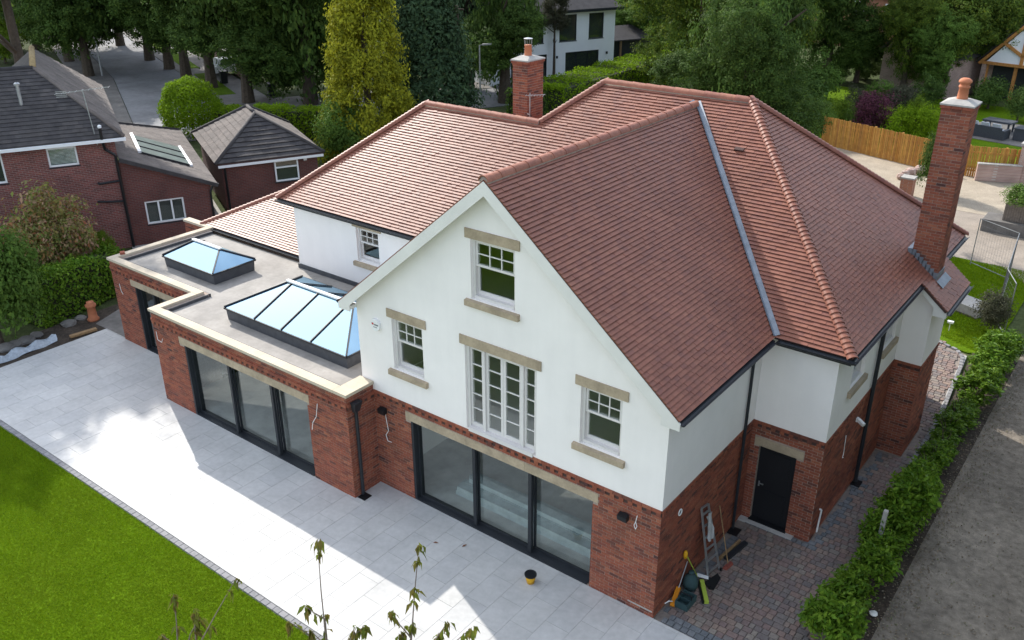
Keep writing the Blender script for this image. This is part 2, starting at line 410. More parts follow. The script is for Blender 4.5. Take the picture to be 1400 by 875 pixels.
# ================================================================== NEW HOUSE
XE, YE, XL1, YE2, XL2 = -8.088, -.913, -16.367, .589, -21.17
XG, YR1, XR1, YR2, XR2, YR3 = -4.206, 4.382, 1.698, 9.445, 2.375, 11.2
XW, YLW, XLW = -8.438, 4.17, -15.76
TAN = .8274; PIT = math.atan(TAN); CS, SN = math.cos(PIT), math.sin(PIT)
XGE, ZE = .34, 5.12; XGL = 2 * XG - XGE; ZRG = ZE + (XGE - XG) * TAN
YME, XME = 4.09, 2.04; YR, ZR = 8.90, ZE + (8.90 - YME) * TAN; XRR, XRL = XME - (YR - YME), -7.204
YL = 7.574; ZL = ZE + (YL - YME) * TAN; XLE = -16.435; XLL = XLE + YL - YME; XLR = XRL - (YR - YL)
YRE = 2 * YR - YME
ZB = 2.8                                         # top of the brickwork
house = thing('detached_house', 'newly built white rendered and red brick house with red tiled roofs and flat roofed extension', 'house', (-6, 4, 0))
BK = BrickSet(300)

def brick_part(name, outer, holes, vec):
    b = MB(); b.slab(outer, holes, vec); return b.build(name, M['mortar'], house)
FY = lambda y: (lambda u, z: (u, y, z))
FX = lambda x: (lambda u, z: (x, u, z))
# gable front
SD = (-6.86, -1.60, .0, 2.31)                    # sliding doors
gf = brick_part('brick_wall', rect(XW, 0, -.1, ZB, FY(0)), [rect(SD[0], SD[1], .012, SD[3], FY(0))], (0, .3, 0))
BK.face(gf, (XE, 0, 0), (1, 0, 0), 0 - XE, 0, 2.625, [(SD[0] - XE, SD[1] - XE, 0, SD[3]), (-7.02 - XE, -1.47 - XE, 2.3, 2.54)])
# right side of the gable wing
gs = brick_part('brick_wall', rect(.302, YR1, -.1, ZB, FX(0)), [], (-.3, 0, 0))
BK.face(gs, (0, 0, 0), (0, 1, 0), YR1, 0, 2.625, odd=1)
# recess with the side door
DR = (.226, 1.133, 0, 2.14)
rf = brick_part('brick_wall', rect(-.3, XR1, -.1, ZB, FY(YR1 + .003)), [rect(DR[0], DR[1], .012, DR[3], FY(YR1 + .003))], (0, .3, 0))
BK.face(rf, (.0, YR1 + .003, 0), (1, 0, 0), XR1, 0, 2.625, [(DR[0], DR[1], 0, DR[3]), (.10, 1.30, 2.13, 2.37)])
rs = brick_part('brick_wall', rect(YR1 + .305, YRE - .3, -.1, ZB, FX(XR1)), [], (-.3, 0, 0))
BK.face(rs, (XR1, YR1 + .003, 0), (0, 1, 0), YR2 - YR1, 0, 2.625, odd=1)
BK.face(rs, (XR1, YR3, 0), (0, 1, 0), YRE - .3 - YR3, 0, 2.625, odd=1)
# chimney breast bay
bf = brick_part('brick_wall', rect(XR1 + .003, XR2, -.1, ZB, FY(YR2)), [], (0, .3, 0))
BK.face(bf, (XR1, YR2, 0), (1, 0, 0), XR2 - XR1, 0, 2.625)
bs = brick_part('brick_wall', rect(YR2 + .302, YR3, -.1, ZB, FX(XR2)), [], (-.3, 0, 0))
BK.face(bs, (XR2, YR2, 0), (0, 1, 0), YR3 - YR2, 0, 2.625, odd=1)
brick_part('brick_wall', rect(XR1 + .003, XR2 - .302, -.1, 4.6, FY(YR3)), [], (0, -.3, 0))
brick_part('brick_wall', rect(XLW, XR1 - .3, -.1, 5.0, FY(YRE - .32)), [], (0, -.3, 0))
# extension
ED = (-14.87, -9.58, 0, 2.29)
ZC = 2.955                                       # underside of the copings
ef = brick_part('brick_wall', rect(XL1, XE, -.1, ZC, FY(YE)), [rect(ED[0], ED[1], .012, ED[3], FY(YE))], (0, .3, 0))
BK.face(ef, (XL1, YE, 0), (1, 0, 0), XE - XL1, 0, 2.60, [(ED[0] - XL1, ED[1] - XL1, 0, ED[3]), (-15.08 - XL1, -9.5 - XL1, 2.27, 2.51)])
BK.face(ef, (XL1, YE, 0), (1, 0, 0), XE - XL1, 2.73, ZC)
er = brick_part('brick_wall', rect(YE + .302, -.002, -.1, ZC, FX(XE)), [], (-.3, 0, 0))
BK.face(er, (XE, YE, 0), (0, 1, 0), -YE, 0, 2.60, odd=1); BK.face(er, (XE, YE, 0), (0, 1, 0), -YE, 2.73, ZC, odd=1)
brick_part('brick_wall', rect(YE + .302, YE2 + .3, -.1, ZC, FX(XL1)), [], (.3, 0, 0))
FD = (-19.84, -17.3, 0, 2.31)
ff = brick_part('brick_wall', rect(XL2, XL1 - .003, -.1, ZC, FY(YE2)), [rect(FD[0], FD[1], .012, FD[3], FY(YE2))], (0, .3, 0))
BK.face(ff, (XL2, YE2, 0), (1, 0, 0), XL1 - XL2, 0, 2.60, [(FD[0] - XL2, FD[1] - XL2, 0, FD[3]), (-20.05 - XL2, -17.1 - XL2, 2.3, 2.54)])
BK.face(ff, (XL2, YE2, 0), (1, 0, 0), XL1 - XL2, 2.73, ZC)
brick_part('brick_wall', rect(YE2 + .302, 4.42, -.1, ZC, FX(XL2)), [], (.3, 0, 0))
lw = brick_part('brick_wall', rect(-22.62, XL2 - .003, -.1, ZC, FY(4.45)), [], (0, .25, 0))
BK.face(lw, (-22.62, 4.45, 0), (1, 0, 0), XL2 + 22.62, 0, ZC)
brick_part('brick_wall', rect(4.702, 14, -.1, 2.9, FX(-21.4)), [], (.25, 0, 0))

def dentil(parent, O, U, W, z, mitre=0):
    """projecting header blocks under a projecting stretcher course"""
    O, U = Vector(O), Vector(U); N = U.cross(Vector((0, 0, 1))); b = MB(); x = .02
    Z = Vector((0, 0, 1))
    def bx(u0, u1, n, z0, z1):
        p = [O + U * u0 - N * .01, O + U * u1 - N * .01, O + U * u1 + N * n, O + U * u0 + N * n]
        b.hexa([q + Z * z0 for q in p] + [q + Z * z1 for q in p])
    b.c = 1; bx(0, W, .0065, z - .004, z + .09); b.c = 0  # dark backing strip puts the shade of the gaps into the colour
    while x < W - .05:
        bx(x, min(x + .105, W), .03 + random.uniform(-.003, .003), z, z + .085); x += .215
    x = 0
    while x < W:
        bx(x + .004, min(x + .22, W) , .042, z + .092, z + .168); x += .225
    kind(b.build('dentil_course', [M['brick'], M['felt_and_shade']], parent), 'stuff')
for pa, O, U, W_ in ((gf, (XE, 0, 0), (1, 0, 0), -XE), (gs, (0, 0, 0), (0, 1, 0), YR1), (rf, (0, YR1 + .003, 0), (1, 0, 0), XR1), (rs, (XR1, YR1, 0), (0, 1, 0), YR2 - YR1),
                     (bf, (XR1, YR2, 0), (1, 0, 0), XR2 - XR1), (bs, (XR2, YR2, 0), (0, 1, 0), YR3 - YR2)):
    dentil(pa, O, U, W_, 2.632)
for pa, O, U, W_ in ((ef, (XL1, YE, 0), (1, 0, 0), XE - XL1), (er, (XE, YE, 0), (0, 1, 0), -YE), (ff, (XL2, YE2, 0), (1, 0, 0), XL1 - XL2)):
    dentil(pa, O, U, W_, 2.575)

# white render, 2 cm proud of the brickwork
pr = .02
def zg(x): return ZE + (XGE - XG - abs(x - XG)) * TAN - .11
WIN = [(-7.28, -6.31, 3.63, 4.98), (-1.98, -1.01, 3.63, 4.98), (-4.81, -3.65, 6.12, 7.48)]
FR = (-5.04, -3.08, ZB + .03, 4.97)
b = MB(); y0 = -pr
b.slab([(XW, y0, ZB), (pr, y0, ZB), (pr, y0, zg(pr)), (XG, y0, zg(XG)), (XW, y0, zg(XW))],
       [rect(a, c, d, e, FY(y0)) for a, c, d, e in WIN + [FR]], (0, .3, 0)); b.build('rendered_wall', M['render'], house)
part('rendered_wall', M['render'], house, lambda b: b.slab(rect(.282, YR1 + .3, ZB, ZE, FX(pr)), [], (-.3, 0, 0)))
part('rendered_wall', M['render'], house, lambda b: b.slab(rect(pr + .003, XR1 + pr, ZB, ZE, FY(YR1 - pr)), [], (0, .3, 0)))
SW = [(5.55, 6.50, 3.63, 4.85), (8.0, 8.95, 3.63, 4.85)]
part('rendered_wall', M['render'], house, lambda b: b.slab(rect(YR1 + .283, YRE - .34, ZB, ZE, FX(XR1 + pr)), [rect(*q, FX(XR1 + pr)) for q in SW], (-.3, 0, 0)))
ztop = lambda x: ZE + (XME - x) * TAN - .07
part('rendered_wall', M['render'], house, lambda b: b.slab([(XR1 + pr + .003, YR2 - pr, ZB), (XR2 + pr, YR2 - pr, ZB), (XR2 + pr, YR2 - pr, ztop(XR2)), (XR1 + pr + .003, YR2 - pr, ztop(XR1))], [], (0, .3, 0)))
part('rendered_wall', M['render'], house, lambda b: b.slab(rect(YR2 + .283, YR3 + pr, ZB, ztop(XR2) - .02, FX(XR2 + pr)), [], (-.3, 0, 0)))
LWN = (-12.92, -11.97, 3.76, 4.86)
part('rendered_wall', M['render'], house, lambda b: b.slab(rect(XLW, XW + .2, 2.80, ZE - .02, FY(YLW)), [rect(*LWN, FY(YLW))], (0, .3, 0)))
part('rendered_wall', M['render'], house, lambda b: b.slab(rect(YLW + .303, 11.0, 2.5, ZE - .02, FX(XLW)), [], (.3, 0, 0)))
part('rendered_wall', M['render'], house, lambda b: b.slab(rect(.283, YLW - .003, 2.80, ZE - .02, FX(XW)), [], (.3, 0, 0)))

# ---- insides seen through the glass
part('floor', M['infloor'], house, lambda b: b.box(XL2 + .32, XR1 - .35, 4.2, YRE - .7, -.05, .03))
part('floor', M['infloor'], house, lambda b: b.box(XW + .32, -.32, .31, 4.19, -.05, .03))
part('floor', M['infloor'], house, lambda b: b.box(XL1 + .32, XE - .32, YE + .31, 4.19, -.05, .03))
part('floor', M['infloor'], house, lambda b: b.box(XL2 + .32, XL1 - .02, YE2 + .31, 4.19, -.05, .03))
part('upper_floor', M['inwall'], house, lambda b: b.box(XW + .31, -.305, .285, 4.36, 2.52, 2.78))
part('upper_floor', M['inwall'], house, lambda b: b.box(XLW + .31, XR1 - .31, 4.69, YRE - .7, 2.52, 2.78))
part('upper_floor', M['inwall'], house, lambda b: b.box(XW + .31, -.305, .285, 6.5, 5.45, 5.62))
part('partition', M['inwall'], house, lambda b: b.box(XW + .31, -.31, 4.22, 4.32, .03, 2.51))
part('partition', M['inwall'], house, lambda b: b.box(XW + .31, -.31, 4.70, 4.80, 2.79, 5.4))
part('partition', M['inwall'], house, lambda b: b.box(XL2 + .31, XW - .01, 4.22, 4.32, .03, 2.68))
part('partition', M['inwall'], house, lambda b: b.box(XW + .31, XW + .40, .31, 4.21, .03, 2.51))
part('partition', M['inwall'], house, lambda b: b.box(XLW + .32, XW, 7.4, 7.5, 2.8, 5.1))
part('partition', M['inwall'], house, lambda b: b.box(XR1 - 2.2, XR1 - 2.1, 4.8, 12, 2.8, 5.1))
part('partition', M['inwall'], house, lambda b: b.box(XW + .4, -.4, 6.4, 6.5, 5.63, 7.0))

# ---- flat roof, copings, lanterns
def flat(b):
    b.slab([(XL1 + .305, YE + .305, 2.70), (XE - .305, YE + .305, 2.70), (XE - .305, -.01, 2.70), (XW - .01, -.01, 2.70), (XW - .01, YLW - .01, 2.70), (XLW - .05, YLW - .01, 2.70), (XLW - .05, 4.44, 2.70),
            (XL2 + .305, 4.44, 2.70), (XL2 + .305, YE2 + .305, 2.70), (XL1 + .305, YE2 + .305, 2.70)], [], (0, 0, .155))
fr_ = part('flat_roof', M['flat'], house, flat)
def coping(x0, x1, y0, y1, n, ax):
    for i in range(n):
        t0, t1 = i / n, (i + 1) / n; g = .003
        c = (x0 + (x1 - x0) * t0 + g, x0 + (x1 - x0) * t1 - g, y0, y1) if ax == 'x' else (x0, x1, y0 + (y1 - y0) * t0 + g, y0 + (y1 - y0) * t1 - g)
        part('coping_stone', M['coping'], fr_, lambda b: b.box(*c, ZC + .001, 3.04))
coping(XL1 + .21, XE - .42, YE - .05, YE + .22, 8, 'x')
coping(XE - .417, XE + .05, YE - .05, -.03, 1, 'y')
coping(XL1 - .05, XL1 + .207, YE - .05, YE2 - .06, 2, 'y')
coping(XL2 + .2, XL1 + .207, YE2 - .055, YE2 + .2, 5, 'x')
coping(XL2 - .05, XL2 + .197, YE2 - .055, 4.41, 4, 'y')
coping(-22.65, XL2 + .197, 4.415, 4.70, 2, 'x')
def ups(b):
    b.box(XL1 + .302, XE - .45, YE + .301, YE + .34, 2.857, 2.955); b.box(XE - .47, XE - .301, YE + .345, -.03, 2.857, 2.955)
    b.box(XL1 + .302, XL1 + .33, YE + .345, YE2 + .25, 2.857, 2.955)
    b.box(XL2 + .302, XL1 + .33, YE2 + .301, YE2 + .34, 2.857, 2.955); b.box(XL2 + .301, XL2 + .34, YE2 + .345, 4.43, 2.857, 2.955)
    b.box(XW - .045, XW - .003, .02, YLW - .05, 2.857, 3.0); b.box(XLW - .03, XW - .05, YLW - .045, YLW - .003, 2.857, 3.0)
part('lead_upstand', M['leaddark'], fr_, ups)

def lantern(x0, x1, y0, y1, z0, ze, zr, bars):
    k = part('roof_lantern', M['leaddark'], house, lambda b: b.hexa([(x0 + .0, y0 + .0, z0), (x1 - .0, y0, z0), (x1, y1, z0), (x0, y1, z0), (x0 - .02, y0 - .02, ze), (x1 + .02, y0 - .02, ze), (x1 + .02, y1 + .02, ze), (x0 - .02, y1 + .02, ze)]))
    d = (y1 - y0) / 2 * .82; ym = (y0 + y1) / 2; e = .05
    A, B, Cc, D = Vector((x0 - e, y0 - e, ze)), Vector((x1 + e, y0 - e, ze)), Vector((x1 + e, y1 + e, ze)), Vector((x0 - e, y1 + e, ze))
    R0, R1 = Vector((x0 + d, ym, zr)), Vector((x1 - d, ym, zr))
    def rim(b):
        for p, q in ((A, B), (B, Cc), (Cc, D), (D, A)): b.bar(p + Vector((0, 0, .02)), q + Vector((0, 0, .02)), .05, .05)
    part('eaves_beam', M['antr'], k, rim)
    def pane(pts):
        n = (pts[1] - pts[0]).cross(pts[2] - pts[0]).normalized()
        part('pane', M['lantern'], k, lambda b: b.prism([p + Vector((0, 0, .05)) for p in pts], -n * .024))
    n = len(bars)
    xs = [A.x] + bars + [B.x]
    def top(x): return Vector((min(max(x, R0.x), R1.x), ym, zr))
    for yy, s in ((y0 - e, 1), (y1 + e, -1)):
        for i in range(len(xs) - 1):
            p, q = Vector((xs[i], yy, ze)), Vector((xs[i + 1], yy, ze)); tp, tq = top(xs[i]), top(xs[i + 1])
            pts = [p, q, tq] + ([tp] if (tp - tq).length > .01 else [])
            pane(pts if s > 0 else pts[::-1])
    pane([B, Cc, R1]); pane([D, A, R0])
    u = Vector((0, 0, .072))
    for yy in (y0 - e, y1 + e):
        for x in bars: part('rafter', M['antr'], k, lambda b: b.bar(Vector((x, yy, ze)) + u, top(x) + u, .036, .03))
    for p, r in ((A, R0), (B, R1), (Cc, R1), (D, R0)): part('rafter', M['antr'], k, lambda b: b.bar(p + u, r + u, .045, .035))
    part('ridge_bar', M['white'], k, lambda b: b.bar(R0 + Vector((-.05, 0, .09)), R1 + Vector((.05, 0, .09)), .10, .05))
lantern(-14.25, -9.27, .24, 3.02, 2.857, 3.20, 3.80, [-12.95, -11.8, -10.6])
lantern(-19.35, -16.72, 1.55, 3.08, 2.857, 3.20, 3.62, [])
# a loose brick left on the parapet
tag(part('loose_brick', M['brick'], None, lambda b: b.prism([(-21.20, 1.02, 3.041), (-21.05, .94, 3.041), (-20.98, 1.08, 3.041), (-21.13, 1.16, 3.041)], (0, 0, .075))), 'single orange brick left lying on the pale parapet coping', 'brick')

# ---- roofs
tiles = TileSet(.165, .100, .032, .008, .0025, 300)
Ux, Uy = Vector((1, 0, 0)), Vector((0, 1, 0)); VF = Vector((0, CS, SN)); VRt = Vector((-CS, 0, SN))
vf = lambda y: (y - YME) / CS
vr = lambda x: (XME - x) / CS
PF_L = [(XLE, 0), (XGL, 0), (XG, vf(YME + XG - XGL)), (XG, vf(YR)), (XRL, vf(YR)), (XLR, vf(YL)), (XLL, vf(YL))]
PF_R = [(XGE, 0), (XME, 0), (XRR, vf(YR)), (XG, vf(YR)), (XG, vf(YME + XG - XGL))]
PR = [(YME, 0), (YRE, 0), (YR, vr(XRR))]
PCAT = [(9.2, -.93), (11.52, -.93), (11.52, 0), (9.2, 0)]
OF = (0, YME, ZE); ORt = (XME, 0, ZE)
LG = (XGE - XG) / CS
PG = [(-.29, 0), (YME, 0), (YME + XGE - XG, LG), (-.29, LG)]
K2 = math.atan(.5); C2, S2 = math.cos(K2), math.sin(K2)
PLOW = [(-21.7, 0), (XLW - .02, 0), (XLW - .02, (5.9) / C2)]
def under(b):
    def sl(O, U, V, poly, d=.06):
        O, U, V = Vector(O), Vector(U), Vector(V); N = U.cross(V)
        b.slab([O + U * p[0] + V * p[1] - N * .006 for p in poly], [], -N * d)
    sl(OF, Ux, VF, PF_L); sl(OF, Ux, VF, PF_R); sl(ORt, Uy, VRt, PR); sl(ORt, Uy, VRt, PCAT); sl((XGE, 0, ZE), Uy, VRt, PG)
    sl((0, 4.55, 3.02), Ux, (0, C2, S2), PLOW)
roof = part('roof', M['felt_and_shade'], house, under)
tiles.plane(OF, Ux, VF, PF_L); tiles.plane(OF, Ux, VF, PF_R); tiles.plane(ORt, Uy, VRt, PR); tiles.plane(ORt, Uy, VRt, PCAT)
tiles.plane((XGE, 0, ZE), Uy, VRt, PG); tiles.plane((0, 4.55, 3.02), Ux, (0, C2, S2), PLOW)
tiles.build(roof, M['tile'])
# slopes that face away
def away(b):
    def sl(pts):
        b.prism(pts, Vector((0, 0, -.07)))
    sl([(XGL, -.29, ZE), (XGL, YME, ZE), (XG, YME + XG - XGL, ZRG), (XG, -.29, ZRG)][::-1])
    sl([(XLE, YME, ZE), (XLL, YL, ZL), (XLE, 2 * YL - YME, ZE)][::-1])
    sl([(XLE, 2 * YL - YME, ZE), (XLL, YL, ZL), (XLR, YL, ZL), (XLR, 2 * YL - YME, ZE)][::-1])
    sl([(XLR, YL, ZL), (XRL, YR, ZR), (XRL - 4.8, YRE, ZE), (XLR - 3.5, 2 * YL - YME, ZE)])
    sl([(XRL, YR, ZR), (XRR, YR, ZR), (XME, YRE, ZE), (XRL - 4.8, YRE, ZE)])
    sl([(-21.7, 4.55, 3.02), (-15.8, 10.45, 5.97), (-21.7, 12, 3.02)])
part('rear_slope', M['tile'], roof, away)

def arc_mesh(name, Lx, r0, r1, lift, n=8, ang=85, mt='ridge', th=.02):
    me = bpy.data.meshes.new(name); V_, F_ = [], []; k = n + 1
    for (x, r, h) in ((0, r0, lift), (Lx, r1, 0), (0, r0, lift), (.004, r0 - th, lift - .004)):
        for i in range(k):
            t = math.radians(-ang + 2 * ang * i / n); V_.append((x, r * math.sin(t), r * math.cos(t) + h))
    for i in range(n): F_.append((i, i + 1, k + i + 1, k + i)); F_.append((3 * k + i, 3 * k + i + 1, 2 * k + i + 1, 2 * k + i))
    me.from_pydata(V_, [], F_); me.materials.append(M[mt])
    me.polygons.foreach_set('use_smooth', [True] * len(me.polygons)); return me
def run(name, me, P, Q, step, drop=0.0, up=(0, 0, 1)):
    P, Q = Vector(P), Vector(Q); d = Q - P; Ln = d.length; d.normalize(); y = Vector(up).cross(d).normalized(); z = d.cross(y)
    R = Matrix((d, y, z)).transposed().to_euler(); n = max(1, round(Ln / step)); st = Ln / n
    for i in range(n):
        o = new_obj(name, me, roof, P + d * (i * st) - z * drop); o.rotation_euler = R
ridge_me = arc_mesh('ridge_tile', .447, .135, .128, .006)
bonnet_me = arc_mesh('hip_tile', .25, .135, .11, .018, 8, 76, 'tile')
run('ridge_tile', ridge_me, (XG, -.30, ZRG), (XG, YME + XG - XGL, ZRG), .45, .05)
run('ridge_tile', ridge_me, (XLL, YL, ZL), (XLR, YL, ZL), .45, .05)
run('ridge_tile', ridge_me, (XRL, YR, ZR), (XRR, YR, ZR), .45, .05)
hs = math.sqrt(1 + 1 + TAN * TAN) * CS * .1
for P, Q in (((XME, YME, ZE), (XRR, YR, ZR)), ((XME, YRE, ZE), (XRR, YR, ZR)), ((XLE, YME, ZE), (XLL, YL, ZL)), ((XLR, YL, ZL), (XRL, YR, ZR))):
    run('hip_tile', bonnet_me, P, Q, hs, .05)
run('hip_tile', bonnet_me, (-21.7, 4.55, 3.02), (-15.9, 10.35, 5.92), .155, .06)
def bed(b):
    for P, Q in (((XG, -.28, ZRG - .055), (XG, YME + XG - XGL, ZRG - .055)), ((XLL, YL, ZL - .055), (XLR, YL, ZL - .055)), ((XRL, YR, ZR - .055), (XRR, YR, ZR - .055))):
        b.tube(P, Q, .118, .118, 12)
part('mortar_bedding', M['mortar'], roof, bed, True)
part('ridge_end', M['terra'], roof, lambda b: b.tube((XME - 1.05, YRE - .93, ZE + .93 * TAN - .02), (XME - .92, YRE - .80, ZE + .85 * TAN), .14, .13, 12), True)
# lead valleys
def valley(b, sx):
    lo = Vector((XGE if sx > 0 else XGL, YME, ZE)); hi = Vector((XG, YME + XG - XGL, ZRG))
    NF = Vector((0, -SN, CS)); NG = Vector((SN * sx, 0, CS))
    d = (hi - lo).normalized(); f = NF.cross(d) * (-sx if sx > 0 else -sx); f.normalize(); g = d.cross(NG) * (-sx); g.normalize()
    lift = Vector((0, 0, .035))
    if f.x * sx < 0: f = -f
    if g.y > 0: g = -g
    b.hexa([lo + lift, lo + f * .13 + NF * .045, hi + f * .13 + NF * .045, hi + lift, lo + lift + Vector((0, 0, .012)), lo + f * .13 + NF * .057, hi + f * .13 + NF * .057, hi + lift + Vector((0, 0, .012))])
    b.hexa([lo + lift, hi + lift, hi + g * .08 + NG * .045, lo + g * .08 + NG * .045, lo + lift + Vector((0, 0, .012)), hi + lift + Vector((0, 0, .012)), hi + g * .08 + NG * .057, lo + g * .08 + NG * .057])
part('lead_valley', M['lead'], roof, lambda b: valley(b, 1)); part('lead_valley', M['lead'], roof, lambda b: valley(b, -1))
part('vent_tile', M['felt_and_shade'], roof, lambda b: b.hexa([Vector((-2.46, 7.65, 8.065)) + Ux * a + VF * c + Vector((0, -SN, CS)) * h for a, c, h in ((-.12, 0, .02), (.12, 0, .02), (.12, .12, .02), (-.12, .12, .02), (-.12, 0, .07), (.12, 0, .07), (.12, .12, .03), (-.12, .12, .03))]))
# barge boards
def barge(b):
    bd = .30
    for s in (1, -1):
        xx = lambda x: XG + s * (x - XG)
        pts = [(XG, ZRG - .03), (XGE + .02, ZE - .045), (XGE + .02, ZE - .20), (-.03, ZE - .20), (-.03, ZE + .36 * TAN - bd - .03), (XG, ZRG - bd - .03)]
        pl = [(xx(p[0]), -.262, p[1]) for p in pts]
        b.prism(pl if s > 0 else pl[::-1], (0, -.035, 0))
        b.box(min(xx(0.025), xx(XGE)), max(xx(.025), xx(XGE)), -.262, -.022, ZE - .19, ZE - .10)
part('barge_board', M['cream'], roof, barge)
def vsof(b):
    for s in (1, -1):
        xx = lambda x: XG + s * (x - XG)
        b.slab([(xx(XGE), -.262, ZE - .085), (xx(XG), -.262, ZRG - .085), (xx(XG), -.022, ZRG - .085), (xx(XGE), -.022, ZE - .085)], [], (0, 0, -.02))
part('soffit', M['cream'], roof, vsof)
cat = lambda x: ZE + (XME - x) * TAN
part('barge_board', M['cream'], roof, lambda b: b.prism([(2.0, 9.225, cat(2.0) - .035), (2.745, 9.225, cat(2.745) - .035), (2.745, 9.225, cat(2.745) - .21), (2.42, 9.225, cat(2.745) - .21), (2.42, 9.225, cat(2.42) - .25), (2.0, 9.225, cat(2.0) - .22)], (0, .18, 0)))
for q_ in ((XGE - .04, XGE, -.22, YME - .05, ZE - .17, ZE - .04), (XGE + .1, XME - .02, YME + .0, YME + .04, ZE - .17, ZE - .04), (XME - .04, XME, YME + .05, YRE, ZE - .17, ZE - .04), (XLE + .05, XGL - .05, YME, YME + .04, ZE - .17, ZE - .04)):
    part('fascia', M['antr'], roof, lambda b: b.box(*q_))
for q_ in ((pr + .01, XGE - .045, -.02, YME + .2, ZE - .19, ZE - .172), (XGE, XME - .05, YME + .045, YR1 - pr - .003, ZE - .19, ZE - .172), (XR1 + pr + .003, XME - .05, YR1 - .1, YR2 - .1, ZE - .188, ZE - .173)):
    part('soffit', M['antr'], roof, lambda b: b.box(*q_))
def gutter(p, q, r=.062):
    p, q = Vector(p), Vector(q); d = (q - p).normalized(); y = Vector((0, 0, 1)).cross(d); n = 8
    pr_ = [y * (r * math.cos(t)) + Vector((0, 0, -r * math.sin(t))) for t in (math.pi * i / n for i in range(n + 1))]
    pi_ = [y * ((r - .008) * math.cos(t)) + Vector((0, 0, -(r - .012) * math.sin(t))) for t in (math.pi * i / n for i in range(n, -1, -1))]
    part('gutter', M['antr'], house, lambda b: b.slab([p + e for e in pr_ + pi_], [], q - p))
gutter((XGE + .06, -.27, ZE - .035), (XGE + .06, YME - .06, ZE - .035)); gutter((XGE + .13, YME - .06, ZE - .035), (XME + .1, YME - .06, ZE - .035))
gutter((XME + .06, YME - .0, ZE - .035), (XME + .06, 9.18, ZE - .035)); gutter((2.81, 9.2, cat(2.75) - .04), (2.81, 11.52, cat(2.75) - .04)); gutter((XME + .06, 11.54, ZE - .035), (XME + .06, YRE, ZE - .035))
gutter((XLE, YME - .06, ZE - .035), (XGL - .04, YME - .06, ZE - .035)); gutter((XGL - .06, -.27, ZE - .035), (XGL - .06, YME - .12, ZE - .035))
gutter((-21.7, 4.49, 2.985), (XLW, 4.49, 2.985))
def pipe(pts, r=.036):
    part('downpipe', M['antr'], house, lambda b: b.path(pts, r, 10), False)
pipe([(XGE + .05, 3.75, ZE - .09), (.12, 3.75, ZE - .42), (.075, 3.75, ZE - .6), (.075, 3.75, .05)])
pipe([(XME + .05, 7.45, ZE - .09), (XR1 + .13, 7.45, ZE - .4), (XR1 + .09, 7.45, ZE - .55), (XR1 + .09, 7.45, .05)], .05)
pipe([(XE + .075, -.70, 2.50), (XE + .075, -.70, .05)], .045)
part('hopper', M['antr'], house, lambda b: b.hexa([(XE + .03, -.78, 2.50), (XE + .13, -.78, 2.50), (XE + .13, -.62, 2.50), (XE + .03, -.62, 2.50), (XE + .03, -.83, 2.78), (XE + .20, -.83, 2.78), (XE + .20, -.57, 2.78), (XE + .03, -.57, 2.78)]))
part('gully_grate', M['black'], house, lambda b: b.box(XE + .03, XE + .28, -.86, -.60, .012, .03))
part('gully_grate', M['black'], house, lambda b: b.box(.02, .27, 3.55, 3.85, .012, .03)); part('gully_grate', M['black'], house, lambda b: b.box(XR1 + .02, XR1 + .25, 7.3, 7.6, .012, .03))
